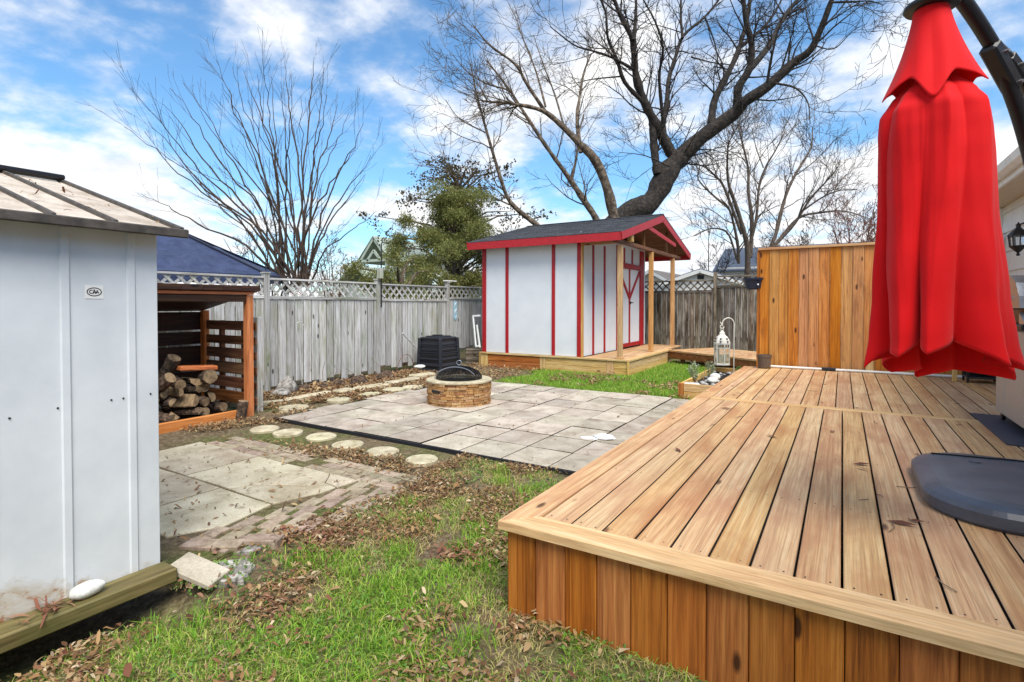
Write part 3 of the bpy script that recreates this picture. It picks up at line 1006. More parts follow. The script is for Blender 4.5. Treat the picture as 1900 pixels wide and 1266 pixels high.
def log(c, ax, L, r, seed, split=False, label=None, group='split logs in the shelter', bark=None):
    """one log: bark mantle with noise, pale cut ends"""
    rr = random.Random(seed)
    ax = Vector(ax).normalized()
    u = ax.orthogonal().normalized()
    w = ax.cross(u)
    n_ = 12
    vs_, fs_, end = [], [], []
    rot = rr.uniform(0, 6.28)
    for i_, s_ in enumerate((-.5, -.47, -.2, .15, .47, .5)):
        for k_ in range(n_):
            a = 2 * PI * k_ / n_
            q = r * (1 + .14 * mnoise.noise(Vector((math.cos(a) * 1.5, math.sin(a) * 1.5, seed * 2.3 + s_ * 2))))
            if abs(s_) == .5:
                q *= .94
            x_, y_ = math.cos(a) * q, math.sin(a) * q
            if split:
                y_ = max(y_, -.12 * r + .05 * r * mnoise.noise(Vector((x_ * 30, s_ * 4, seed))))
            x2, y2 = x_ * math.cos(rot) - y_ * math.sin(rot), x_ * math.sin(rot) + y_ * math.cos(rot)
            vs_.append(Vector(c) + ax * (s_ * L) + u * x2 + w * y2)
    for i_ in range(5):
        for k_ in range(n_):
            a, b = i_ * n_ + k_, i_ * n_ + (k_ + 1) % n_
            fs_.append((a, b, b + n_, a + n_))
    fs_.append(tuple(reversed(range(n_))))
    fs_.append(tuple(5 * n_ + k_ for k_ in range(n_)))
    t_ = MB().add(vs_, fs_)
    o_ = t_.build('firewood_log', bark or M['log_bark'])
    o_.data.materials.append(M['log_end'])
    o_.data.polygons[-1].material_index = 1
    o_.data.polygons[-2].material_index = 1
    if split:
        for pgn in o_.data.polygons[:-2]:
            ks = [v_ % n_ for v_ in pgn.vertices]
            if all(math.sin(2 * PI * k_ / n_) < 0.05 for k_ in ks):
                pgn.material_index = 1
    return tag(o_, label or 'rough split firewood log in the pile under the shelter roof', 'log', group)


lr = random.Random(5)
seed = 1
for row, (z, ys_) in enumerate(((.10, (2.1, 2.3, 2.5, 2.66, 2.82, 2.98, 3.13, 3.28, 3.44, 3.58)), (.235, (2.2, 2.4, 2.58, 2.74, 2.9, 3.06, 3.22, 3.38, 3.53)),
                                (.36, (2.3, 2.5, 2.95, 3.16, 3.33, 3.48)), (.475, (2.4, 3.22, 3.40)))):
    for y in ys_:
        for x in ((-6.52, -6.95) if row < 2 else (-6.60,)):
            log((x + lr.uniform(-.04, .04), y + lr.uniform(-.02, .02), z + lr.uniform(-.015, .015)),
                (1, lr.uniform(-.5, .5), lr.uniform(-.2, .2)), lr.uniform(.30, .42), lr.uniform(.048, .078), seed, split=lr.random() < .6)
            seed += 1
log((-6.45, 2.98, .45), (.8, .25, .62), .34, .07, 90, False, 'round bark-covered log leaning up on the pile, cut end forward', None)
log((-6.62, 3.14, .60), (.5, .1, .75), .36, .075, 91, False, 'upright mottled log on top of the pile', None)
log((-6.42, 3.46, .50), (1, -.15, .1), .3, .085, 92, False, 'round log with pale cut end showing, on top of the pile', None)
t = MB()
beam(t, (-6.48, 3.18, .625), (-6.42, 3.58, .60), 0.16, 0.055, 0.012)
tag(t.build('split_plank', M['orangeY']), 'flat orange split plank lying on top of the firewood pile', 'wood')
log((-6.08, 3.70, .09), (.12, .1, 1), .24, .06, 95, False, 'short grey stump standing against the shelter bottom rail', None)

# ================================================================ red and white shed with porch
rs = thing('garden_shed', 'white garden shed with red trim, shingled roof and open porch', 'shed', (-5.2, 11.7, 0))
PZ = 0.31
X0, X1, WXr = -6.80, -3.41, -4.40
Y0, Y1 = 9.70, 13.75
MB().box(X0 + .05, WXr - .02, Y0 + .05, Y1, 0.0, PZ - .004).build('floor_base', M['soil'], rs)
# skirt of horizontal boards
for z0, z1 in ((-.02, .128), (.133, .268)):
    for xa, xb in ((X0 + .17, -5.33), (-5.19, -3.86), (-3.71, X1 - .032)):
        plank(xa, xb, Y0 - .002, Y0 + .022, z0, z1, M['freshX' if xb > -5.3 else 'cedarX'], rs, 'skirt_board')
    plank(X1 - .026, X1 - .004, Y0 + .002, 12.42, z0, z1, M['freshY'], rs, 'skirt_board')
for xa, xb in ((X0 - .02, X0 + .165), (-5.325, -5.195), (-3.855, -3.715)):
    plank(xa, xb, Y0 - .006, Y0 + .03, -.02, .272, M['freshZ'], rs, 'skirt_post')
plank(X1 - .03, X1 + .01, Y0 - .035, Y0 - .004, -.02, .27, M['freshZ'], rs, 'skirt_post')
plank(X0 - .03, X1 - .10, Y0 - .03, Y0 + .015, .274, PZ, M['freshX'], rs, 'platform_edge')
plank(X1 - .095, X1 + .02, Y0 - .03, 12.6, .274, PZ + .002, M['freshY'], rs, 'platform_edge')
x = WXr + .03
while x < X1 - .1:
    plank(x, min(x + .137, X1 - .098), Y0 + .02, 13.9, PZ - .035, PZ, M['deckY'], rs, 'porch_board')
    x += .142
# walls
WT = 2.66
bat = [-6.735, -6.14, -5.02, -4.44]
for a, b in zip(bat[:-1], bat[1:]):
    MB().box(a + .001, b - .001, Y0 + .022, Y0 + .04, PZ + .004, WT, 0.002).build('wall_sheet', M['white_wall'], rs)
for i, x in enumerate(bat):
    w = .037 if i in (1, 2) else .05
    plank(x - w, x + w * (.75 if i == 3 else 1), Y0 + .002, Y0 + .021, PZ + .002, WT, M['red'], rs, 'batten', 0.003)
plank(-6.785, -6.767, Y0 + .003, Y1, PZ + .004, WT, M['white_wall'], rs, 'wall_sheet', 0.002)
plank(-6.76, WXr - .01, Y1 - .02, Y1, PZ + .004, WT, M['white_wall'], rs, 'wall_sheet', 0.002)
ywl = [Y0 + .03, 10.32, 10.94, 11.70]
for a, b in zip(ywl[:-1], ywl[1:]):
    MB().box(WXr - .03, WXr - .012, a + .001, b - .001, PZ + .004, 2.8, 0.002).build('wall_sheet', M['white_wall'], rs)
MB().box(WXr - .03, WXr - .012, 13.44, Y1, PZ + .004, 2.8, 0.002).build('wall_sheet', M['white_wall'], rs)
MB().box(WXr - .03, WXr - .012, 11.70, 13.44, 2.30, 2.8, 0.002).build('wall_sheet', M['white_wall'], rs)
plank(WXr - .012, WXr + .022, Y0 + .004, Y0 + .09, PZ + .002, WT, M['postZ'], rs, 'corner_post')
for y in (10.32, 10.94):
    plank(WXr - .011, WXr + .008, y - .037, y + .037, PZ + .002, 2.62, M['red'], rs, 'batten', 0.003)
plank(WXr - .011, WXr + .02, 11.66, 11.78, PZ + .002, 2.72, M['red'], rs, 'door_jamb', 0.003)
plank(WXr - .011, WXr + .02, 13.30, 13.58, PZ + .002, 2.72, M['red'], rs, 'door_jamb', 0.003)
plank(WXr - .011, WXr + .018, 11.784, 13.296, 2.22, 2.34, M['red'], rs, 'door_head', 0.003)
for y in (12.16, 12.72):
    plank(WXr - .011, WXr + .012, y - .03, y + .03, 2.344, 2.70, M['red'], rs, 'batten', 0.003)
dr = MB().box(WXr - .03, WXr - .013, 11.784, 13.296, PZ + .02, 2.215, 0.002).build('door', M['white_wall'], rs)
dz0, dz1 = PZ + .03, 2.21
plank(WXr - .012, WXr + .006, 12.50, 12.58, dz0, dz1, M['red'], dr, 'centre_stile', 0.003)
plank(WXr - .012, WXr + .010, 11.79, 13.29, dz0, dz0 + .09, M['red'], dr, 'bottom_rail', 0.003)
for ya in (11.82, 13.26):
    t = MB()
    beam(t, (WXr - .002, ya, 2.16), (WXr - .002, 12.54, 1.50), 0.018, 0.085, 0.003, upv=(0, 0.3, 1))
    t.build('diagonal_brace', M['red'], dr)
t = MB().box(WXr + .008, WXr + .03, 12.51, 12.57, 1.36, 1.43, 0.006)
t.tube([(WXr + .03, 12.54, 1.40), (WXr + .06, 12.54, 1.40), (WXr + .06, 12.62, 1.40)], 0.012, 8)
t.build('latch', M['black'], dr)
# roof
EYF, EYB, EZ_, RY, RZ_ = 9.45, 14.62, 2.70, 12.06, 3.37
GX0, GX1 = -6.97, -3.48
slope_f = math.atan2(RZ_ - EZ_, RY - EYF)
for (ya, yb, nm) in ((EYF, RY, 'roof_deck'), (EYB, RY, 'roof_deck')):
    t = MB()
    za, zb = EZ_, RZ_
    p = [(GX0, ya, za), (GX1, ya, za), (GX1, yb, zb), (GX0, yb, zb)]
    q = [(x_, y_, z_ - .03) for x_, y_, z_ in p]
    if ya > yb:
        p, q = q, p
    t.add(p + q, [(0, 1, 2, 3), (7, 6, 5, 4), (0, 4, 5, 1), (1, 5, 6, 2), (2, 6, 7, 3), (3, 7, 4, 0)])
    rf_ = t.build(nm, M['brownX'], rs)
    if ya < yb:
        roof_front = rf_
plank(GX0 - .02, GX1 + .004, EYF - .026, EYF - .003, EZ_ - .155, EZ_ + .002, M['red'], rs, 'fascia', 0.003)
plank(GX0 - .02, GX1 + .004, EYB + .003, EYB + .026, EZ_ - .155, EZ_ + .002, M['red'], rs, 'fascia', 0.003)
for gx in (GX1 + .016, GX0 - .016):
    for ya in (EYF - .03, EYB + .03):
        t = MB()
        beam(t, (gx, ya, EZ_ - .075), (gx, RY, RZ_ - .075), 0.022, 0.15, 0.003)
        t.build('barge_board', M['red'], rs)
# shingle courses, front slope as single shingles
nrow = 19
Ls = math.hypot(RY - EYF, RZ_ - EZ_)
tmpl = {}
for r_ in range(nrow):
    s0 = -0.03 + r_ * (Ls + .02) / nrow
    xoff = (r_ % 2) * .12
    x = GX0 - .03 - xoff
    while x < GX1 + .03:
        xa, xb = max(x, GX0 - .03), min(x + .245, GX1 + .03)
        if xb - xa > .03:
            key = round(xb - xa, 3)
            if key not in tmpl:
                hw = (xb - xa) / 2 - .004
                tt = MB().box(-hw, hw, -.0, .155, 0, .012)
                me_ = bpy.data.meshes.new('shingle')
                me_.from_pydata([tuple(p_) for p_ in tt.v], [], tt.f)
                me_.materials.append(M['shingle'])
                tmpl[key] = me_
            yy = EYF + s0 * math.cos(slope_f)
            zz = EZ_ + s0 * math.sin(slope_f) + .010
            o = link('shingle', tmpl[key], roof_front, ((xa + xb) / 2, yy, zz))
            o.rotation_euler = (slope_f - .055 + rng.uniform(-.01, .01), 0, rng.uniform(-.006, .006))
        x += .245
t = MB()
for ya in (EYB,):
    t.add([(GX0 - .03, ya + .03, EZ_ + .01), (GX1 + .03, ya + .03, EZ_ + .01), (GX1 + .03, RY, RZ_ + .03), (GX0 - .03, RY, RZ_ + .03),
           (GX0 - .03, ya + .03, EZ_ + .001), (GX1 + .03, ya + .03, EZ_ + .001), (GX1 + .03, RY, RZ_ + .003), (GX0 - .03, RY, RZ_ + .003)],
          [(3, 2, 1, 0), (4, 5, 6, 7), (0, 1, 5, 4), (1, 2, 6, 5), (2, 3, 7, 6), (3, 0, 4, 7)])
t.build('rear_shingles', M['shingle'], rs)
t = MB()
for k_ in range(14):
    xa = GX0 - .03 + k_ * .255
    xb = min(xa + .25, GX1 + .03)
    for s_ in (-1, 1):
        beam(t, ((xa + xb) / 2, RY + s_ * .07, RZ_ + .012), ((xa + xb) / 2, RY, RZ_ + .032), xb - xa, .012, 0)
t.build('ridge_shingles', M['shingle'], rs)
# porch posts and gable frame
for y, h in ((9.78, 2.50), (11.72, 2.52), (13.48, 2.50)):
    plank(-3.665, -3.575, y - .045, y + .045, PZ + .004, h, M['postZ'], rs, 'porch_post', 0.006)
    plank(-3.685, -3.555, y - .065, y + .065, PZ + .003, PZ + .03, M['postX'], rs, 'post_foot', 0.004)
plank(-3.66, -3.58, 9.50, 14.1, 2.525, 2.60, M['brownY'], rs, 'porch_beam')
plank(WXr, -3.60, 9.745, 9.815, 2.53, 2.60, M['postX'], rs, 'porch_beam')
t = MB()
beam(t, (GX1 + .0, 11.0, 2.99), (GX1 + .0, 13.2, 2.80), 0.024, 0.09, 0.003)
t.build('gable_tie', M['red'], rs)
for y in (10.4, 11.2, 12.9, 13.7):
    t = MB()
    zt = RZ_ - (abs(y - RY)) * (RZ_ - EZ_) / ((RY - EYF) if y < RY else (EYB - RY)) - .05
    t.box(-3.64, -3.60, y - .02, y + .02, 2.602, zt - .01)
    t.build('gable_stud', M['brownZ'], rs)
MB().box(GX1 - .10, GX1 - .005, 10.05, 10.17, 2.58, 2.72, .004).build('beam_end', M['postX'], rs)
MB().box(X0 - .12, X0 - .03, 9.75, 9.85, -.02, .30, .01).build('support_block', M['freshZ'], rs)

# white frame leaning behind the shed corner
fr = thing('window_frame', 'old white window frame leaning between the lattice fence and shed corner', 'frame', (-7.02, 9.75, 0.3))
for a, b in (((-7.05, 9.72, 1.10), (-6.93, 9.66, .42)), ((-7.05, 9.72, 1.10), (-6.85, 9.72, 1.11)), ((-6.93, 9.66, .42), (-6.84, 9.66, .44)), ((-6.96, 9.74, .90), (-6.85, 9.70, .40))):
    t = MB()
    beam(t, a, b, 0.03, 0.04, 0.003)
    t.build('frame_bar', M['white'], fr)
beam_blk = MB().box(-7.35, -6.85, 9.85, 10.05, -.02, .34, .01)
tag(beam_blk.build('sleeper_block', M['oldX']), 'dark old timber block between fence foot and shed platform', 'block')

# ================================================================ boardwalk to the shed
bwk = thing('boardwalk', 'narrow timber boardwalk leading from the shed porch past the streaky fence', 'walkway', (-2.4, 12.4, 0))
A, B = Vector((-3.40, 12.32, 0)), Vector((-0.72, 10.60, 0))
Wv = Vector((.53, .848, 0)) * 1.45
d = (B - A)
Ln = d.length
d.normalize()
nbw = int(Ln / .143)
for i in range(nbw):
    c0 = A + d * (i * .143)
    c1 = A + d * (i * .143 + .137)
    z = .315 + rng.uniform(-.002, .002)
    poly = [c0, c1, c1 + Wv, c0 + Wv]
    MB().slab([(p.x, p.y) for p in poly], z - .036, z, .003).build('board', M['deckY'], bwk)
t = MB()
n_ = Vector((d.y, -d.x, 0)) * -1
beam(t, A + Wv * .02 + Vector((0, 0, .20)), B + Wv * .02 + Vector((0, 0, .20)), .04, .15, .004)
t.build('rim_board', M['brownX'], bwk)
t = MB()
beam(t, A + Wv * .98 + Vector((0, 0, .20)), B + Wv * .98 + Vector((0, 0, .20)), .04, .15, .004)
t.build('rim_board', M['brownX'], bwk)
for f in (.1, .5, .9):
    for w_ in (.1, .9):
        c0 = A + d * (Ln * f) + Wv * w_
        MB().box(c0.x - .045, c0.x + .045, c0.y - .045, c0.y + .045, -.02, .124, .005).build('leg', M['brownZ'], bwk)

# ================================================================ house at the right
hs = thing('house', 'pale sided bungalow wall with white eave at the right of the deck', 'house', (4.5, 3.0, 0))
HX = 1.75
z = 0.30
while z < 2.6:
    z1 = min(z + .245, 2.602)
    t = MB()
    t.add([(HX - .020, -6, z), (HX - .004, -6, z1 - .002), (HX + .05, -6, z1 - .002), (HX + .05, -6, z),
           (HX - .020, 9.16, z), (HX - .004, 9.16, z1 - .002), (HX + .05, 9.16, z1 - .002), (HX + .05, 9.16, z)],
          [(0, 4, 5, 1), (1, 5, 6, 2), (2, 6, 7, 3), (3, 7, 4, 0), (0, 1, 2, 3), (7, 6, 5, 4)])
    t.build('siding_board', M['siding'], hs)
    z += .245
MB().box(HX - .03, HX + .10, 9.163, 9.26, .1, 2.60, .003).build('corner_trim', M['white'], hs)
MB().box(HX + .052, 7.5, -6, 9.15, 0.0, 2.60).build('wall_core', M['siding'], hs)
MB().box(1.44, HX + .04, -6.3, 9.9, 2.606, 2.622).build('soffit', M['soffit'], hs)
MB().box(1.405, 1.438, -6.3, 9.9, 2.60, 2.755, .004).build('fascia', M['white'], hs)
t = MB()
gp = [(1.402, 2.745), (1.402, 2.66), (1.36, 2.65), (1.318, 2.68), (1.300, 2.745), (1.308, 2.745), (1.326, 2.687), (1.362, 2.66), (1.394, 2.668), (1.394, 2.745)]
nn = len(gp)
t.add([(p[0], yy, p[1]) for yy in (-6.3, 9.92) for p in gp], [(i, (i + 1) % nn, nn + (i + 1) % nn, nn + i) for i in range(nn)] + [tuple(range(nn)), tuple(reversed(range(nn, 2 * nn)))])
t.build('gutter', M['white'], hs)
t = MB()
t.add([(1.34, -6.3, 2.76), (1.34, 9.9, 2.76), (4.6, 9.9, 4.05), (4.6, -6.3, 4.05), (7.9, 9.9, 2.76), (7.9, -6.3, 2.76)],
      [(0, 3, 2, 1), (3, 5, 4, 2)])
t.add([(1.34, -6.3, 2.785), (1.34, 9.9, 2.785), (4.6, 9.9, 4.075), (4.6, -6.3, 4.075), (7.9, 9.9, 2.785), (7.9, -6.3, 2.785)],
      [(0, 1, 2, 3), (3, 2, 4, 5)])
t.add([(1.34, 9.9, 2.76), (1.34, 9.9, 2.785), (4.6, 9.9, 4.075), (4.6, 9.9, 4.05)], [(0, 1, 2, 3)])
t.add([(1.34, -6.3, 2.76), (1.34, 9.9, 2.76), (1.34, 9.9, 2.785), (1.34, -6.3, 2.785)], [(0, 1, 2, 3)])
t.build('roof', M['shingle'], hs)
MB().add([(HX, 9.16, 2.62), (7.4, 9.16, 2.62), (4.6, 9.16, 3.9)], [(0, 1, 2), (2, 1, 0)]).build('gable_wall', M['siding'], hs)

lamp = thing('wall_lantern', 'black carriage lantern mounted on the pale house wall', 'wall lamp', (1.62, 7.85, 1.9))
LX, LY = 1.61, 7.80
MB().lathe([(.012, 1.885), (.018, 1.90), (.008, 1.915), (.045, 1.955), (.075, 1.985), (.078, 1.995)], 8, (LX, LY, 0)).build('base', M['black'], lamp)
MB().lathe([(.066, 1.996), (.078, 2.10)], 8, (LX, LY, 0)).build('glass', M['glass'], lamp)
t = MB()
for k_ in range(8):
    a = 2 * PI * k_ / 8
    t.tube([(LX + .070 * math.cos(a), LY + .070 * math.sin(a), 1.996), (LX + .082 * math.cos(a), LY + .082 * math.sin(a), 2.10)], .005, 4)
t.build('cage', M['black'], lamp)
MB().lathe([(.095, 2.10), (.09, 2.112), (.055, 2.155), (.022, 2.19), (.02, 2.21), (.026, 2.22), (.010, 2.235), (.004, 2.25)], 8, (LX, LY, 0)).build('cap', M['black'], lamp)
t = MB()
t.tube([(LX, LY, 2.215), (LX + .04, LY, 2.235), (LX + .09, LY, 2.21), (HX - .014, LY, 2.17)], .010, 6)
t.tube([(LX + .02, LY, 2.0), (LX + .06, LY, 1.97), (HX - .014, LY, 2.05)], .007, 6)
t.build('bracket', M['black'], lamp)
MB().box(HX - .030, HX - .010, LY - .045, LY + .045, 2.0, 2.24, .005).build('back_plate', M['black'], lamp)

# ================================================================ buildings beyond the fences
def gable_house(name, label, x0, x1, y0, y1, ze, zr, wall, roof, over=.25, fasc=None, ridge='Y', vent=False):
    h = thing(name, label, 'building', ((x0 + x1) / 2, (y0 + y1) / 2, 0))
    if ridge == 'Y':
        xm = (x0 + x1) / 2
        MB().add([(x0, y0, 0), (x1, y0, 0), (x1, y0, ze), (xm, y0, zr - .06), (x0, y0, ze), (x0, y1, 0), (x1, y1, 0), (x1, y1, ze), (xm, y1, zr - .06), (x0, y1, ze)],
                 [(0, 1, 2, 3, 4), (9, 8, 7, 6, 5), (1, 6, 7, 2), (5, 0, 4, 9)]).build('wall', wall, h)
        sl = (zr - ze) / (xm - x0)
        for xe, s_ in ((x0 - over, 1), (x1 + over, -1)):
            t_ = MB()
            zz = ze - over * sl
            p_ = [(xe, y0 - over, zz), (xm, y0 - over, zr), (xm, y1 + over, zr), (xe, y1 + over, zz)]
            if s_ < 0:
                p_.reverse()
            t_.add(p_ + [(a_, b_, c_ - .07) for a_, b_, c_ in p_], [(3, 2, 1, 0), (4, 5, 6, 7), (0, 1, 5, 4), (1, 2, 6, 5), (2, 3, 7, 6), (3, 0, 4, 7)])
            t_.build('roof', roof, h)
            if fasc:
                t2 = MB()
                beam(t2, (xe, y0 - over - .02, zz - .10), (xm, y0 - over - .02, zr - .10), .03, .13, 0)
                t2.build('barge_board', fasc, h)
        if vent:
            MB().box(xm - .12, xm + .12, y0 - .05, y0 - .005, ze + .05, ze + .2, .02).build('gable_vent', M['black'], h)
    else:
        ym = (y0 + y1) / 2
        MB().add([(x0, y0, 0), (x0, y1, 0), (x0, y1, ze), (x0, ym, zr - .06), (x0, y0, ze), (x1, y0, 0), (x1, y1, 0), (x1, y1, ze), (x1, ym, zr - .06), (x1, y0, ze)],
                 [(4, 3, 2, 1, 0), (5, 6, 7, 8, 9), (0, 5, 9, 4), (6, 1, 2, 7)]).build('wall', wall, h)
        sl = (zr - ze) / (ym - y0)
        for ye, s_ in ((y0 - over, 1), (y1 + over, -1)):
            t_ = MB()
            zz = ze - over * sl
            p_ = [(x0 - over, ye, zz), (x1 + over, ye, zz), (x1 + over, ym, zr), (x0 - over, ym, zr)]
            if s_ < 0:
                p_.reverse()
            t_.add(p_ + [(a_, b_, c_ - .07) for a_, b_, c_ in p_], [(0, 1, 2, 3), (7, 6, 5, 4), (4, 5, 1, 0), (5, 6, 2, 1), (6, 7, 3, 2), (7, 4, 0, 3)])
            t_.build('roof', roof, h)
    return h


M['bluegrey'] = plain('blue_grey_roof', lin(96, 106, 122), lin(76, 84, 98), 20, 0.8, val=.1)
M['tanroof'] = plain('brown_grey_roof', lin(150, 140, 132), lin(126, 116, 108), 30, 0.9)
gable_house('neighbour_shed', 'white gabled outbuilding with dark roof edge behind the streaky fence', -5.95, -3.2, 21, 24, 2.27, 2.72, M['siding'], M['bluegrey'], .15, M['white'], vent=True)
nh = gable_house('neighbour_house', 'white horizontal-sided house with grey roof beyond the back fence', -5.1, 4.5, 27, 33, 3.05, 4.3, M['siding'], M['bluegrey'], .2, ridge='X')
for z in [2.0 + .16 * k_ for k_ in range(7)]:
    MB().box(-5.12, 4.52, 26.96, 26.998, z, z + .145, .01).build('siding_board', M['siding'], nh)
gable_house('far_house', 'brownish-roofed house glimpsed between the porch posts', -8.6, -6.2, 24, 29, 2.25, 2.95, M['siding'], M['tanroof'], .3, M['white'])
gable_house('side_house', 'grey-roofed white house rising behind the deck house gutter', 3.3, 9.0, 14.5, 22, 3.4, 5.0, M['siding'], M['bluegrey'], .35, M['white'])

# ================================================================ play house beyond the left fence
ph = thing('playhouse', 'sage green wooden playhouse tower with cut-out gable behind the fence', 'playhouse', (-13.4, 14.0, 0))


def sage_roof(x0, x1, y0, y1, ze, zr, par):
    xm = (x0 + x1) / 2
    for xe in (x0 - .12, x1 + .12):
        t_ = MB()
        for k_ in range(5):
            f0, f1 = k_ / 5, (k_ + 1) / 5 - .012
            a_ = (xe + (xm - xe) * f0, ze + (zr - ze) * f0)
            b_ = (xe + (xm - xe) * f1, ze + (zr - ze) * f1)
            t_.v, t_.f = [], []
            t_.add([(a_[0], y0, a_[1]), (a_[0], y1, a_[1]), (b_[0], y1, b_[1]), (b_[0], y0, b_[1]),
                    (a_[0], y0, a_[1] + .03), (a_[0], y1, a_[1] + .03), (b_[0], y1, b_[1] + .03), (b_[0], y0, b_[1] + .03)],
                   [(0, 1, 2, 3), (7, 6, 5, 4), (0, 4, 5, 1), (1, 5, 6, 2), (2, 6, 7, 3), (3, 7, 4, 0)])
            t_.build('roof_board', M['sage'], par)


sage_roof(-14.34, -12.93, 13.0, 15.5, 2.80, 3.68, ph)
t = MB()
for a, b in (((-14.30, 2.84), (-13.63, 3.62)), ((-12.97, 2.84), (-13.63, 3.62)), ((-14.3, 2.86), (-12.97, 2.86)), ((-13.63, 2.86), (-13.63, 3.6)),
             ((-13.95, 2.86), (-13.63, 3.2)), ((-13.31, 2.86), (-13.63, 3.2))):
    beam(t, (a[0], 13.04, a[1]), (b[0], 13.04, b[1]), .04, .09, 0)
t.build('gable_fretwork', M['sage'], ph)
for x, y in ((-14.2, 13.1), (-13.05, 13.1), (-14.2, 15.3), (-13.05, 15.3)):
    MB().box(x - .06, x + .06, y - .06, y + .06, 0, 2.85, .01).build('post', M['sage'], ph)
MB().box(-14.2, -13.05, 13.1, 15.3, 1.2, 1.3, .01).build('floor', M['sage'], ph)
MB().box(-14.2, -13.05, 15.25, 15.3, 1.3, 2.85, .01).build('wall', M['sage'], ph)
ph2 = thing('playhouse_annex', 'low sage green playhouse roof below the tower behind the fence', 'playhouse', (-12.8, 12.2, 0))
sage_roof(-13.5, -12.1, 11.4, 12.9, 2.02, 2.52, ph2)
MB().box(-13.4, -12.2, 11.5, 12.8, 0, 2.0, .01).build('wall', M['sage'], ph2)

# ================================================================ tarp-covered gazebo beyond the left fence
M['tarp'] = plain('dark_blue_tarp', lin(62, 70, 98), lin(48, 55, 80), 6, 0.40, bstr=0.5, bdist=0.05)
gz = thing('tarp_gazebo', 'garden gazebo under a dark blue tarpaulin behind the firewood shelter', 'gazebo', (-10, 4.8, 0))
pk = Vector((-10.0, 4.78, 2.70))
cor = [Vector((-8.25, 5.47, 1.86)), Vector((-11.15, 7.9, 2.0)), Vector((-11.9, 4.1, 1.95)), Vector((-8.75, 1.7, 1.86))]
t = MB()
for k_ in range(4):
    a, b = cor[k_], cor[(k_ + 1) % 4]
    N = 20
    base = len(t.v)
    idx = {}
    for i in range(N + 1):
        for j in range(N + 1 - i):
            u, v = i / N, j / N
            p = pk * (1 - u - v) + a * u + b * v
            w_ = 27 * u * v * (1 - u - v)
            nz = mnoise.noise(p * 1.6) * .09 + abs(mnoise.noise(p * 2.6)) * .10
            inner = min(u, v, 1 - u - v)
            p = p + Vector((0, 0, -.10 * w_ + nz * min(1, inner * 8)))
            idx[(i, j)] = len(t.v)
            t.v.append(tuple(p))
    for i in range(N):
        for j in range(N - i):
            t.f.append((idx[(i, j)], idx[(i + 1, j)], idx[(i, j + 1)]))
            if j < N - i - 1:
                t.f.append((idx[(i + 1, j)], idx[(i + 1, j + 1)], idx[(i, j + 1)]))
    # valance
    bb = len(t.v)
    for i in range(N + 1):
        p = a + (b - a) * (i / N)
        t.v.append((p.x, p.y, p.z))
        t.v.append((p.x * 1.0, p.y, p.z - .16 + .02 * math.sin(i * 1.9)))
    for i in range(N):
        t.f.append((bb + 2 * i, bb + 2 * i + 1, bb + 2 * i + 3, bb + 2 * i + 2))
t.build('tarpaulin', M['tarp'], gz, smooth=True)
t = MB()
for k_ in range(4):
    t.v, t.f = [], []
    t.tube([pk + Vector((0, 0, .02)), (pk + cor[k_]) / 2 + Vector((0, 0, .02)), cor[k_] + Vector((0, 0, .015))], .022, 6)
    t.build('hip_seam', M['navy'], gz)
    t.v, t.f = [], []
    c0 = cor[k_]
    t.box(c0.x - .04, c0.x + .04, c0.y - .04, c0.y + .04, 0, c0.z - .02, .005)
    t.build('leg', M['black'], gz)

# ================================================================ closed red parasol on its cantilever stand
def cloth_red():
    m, g_ = new_mat('red_parasol_cloth')
    p, rnd, co = coords(g_)
    a = g_.noise(p, 4, 4, .5)
    wv = g_.noise(p, 260, 3, .6)
    c = g_.ramp(a, [(0.3, lin(220, 12, 20)), (0.7, lin(238, 20, 26))])
    bs = g_.n('ShaderNodeBsdfPrincipled', {'Base Color': c, 'Roughness': 0.75, 'Specular IOR Level': 0.2, 'Sheen Weight': 0.1})
    bn = g_.n('ShaderNodeBump', {'Height': wv, 'Strength': 0.35, 'Distance': 0.002})
    g_.t.links.new(bn.outputs[0], bs.inputs['Normal'])
    tr = g_.n('ShaderNodeBsdfTranslucent', {0: c})
    mx = g_.n('ShaderNodeMixShader', {0: 0.22, 1: bs.outputs[0], 2: tr.outputs[0]})
    g_.n('ShaderNodeOutputMaterial', {0: mx.outputs[0]})
    return m


M['cloth'] = cloth_red()
um = thing('parasol', 'closed red cantilever parasol hanging beside its dark curved arm', 'parasol', (0.88, 3.5, DZ))
UX, UY = 0.295, 2.750


def interp(tab, z):
    for (a, ra_), (b, rb_) in zip(tab[:-1], tab[1:]):
        if a >= z >= b:
            f = (a - z) / (a - b)
            f = f * f * (3 - 2 * f) * .5 + f * .5
            return ra_ + (rb_ - ra_) * f
    return tab[-1][1] if z < tab[-1][0] else tab[0][1]


FACE = math.atan2(-UY, -UX)      # bundle's front, where its widest panel hangs
VAL = [R(a_) for a_ in (-158, -104, -58, -17, 24, 66, 118, 160)]      # creases round the bundle
SIZE = (1.0, .97, 1.0, .98, 1.02, .98, 1.0, .96)


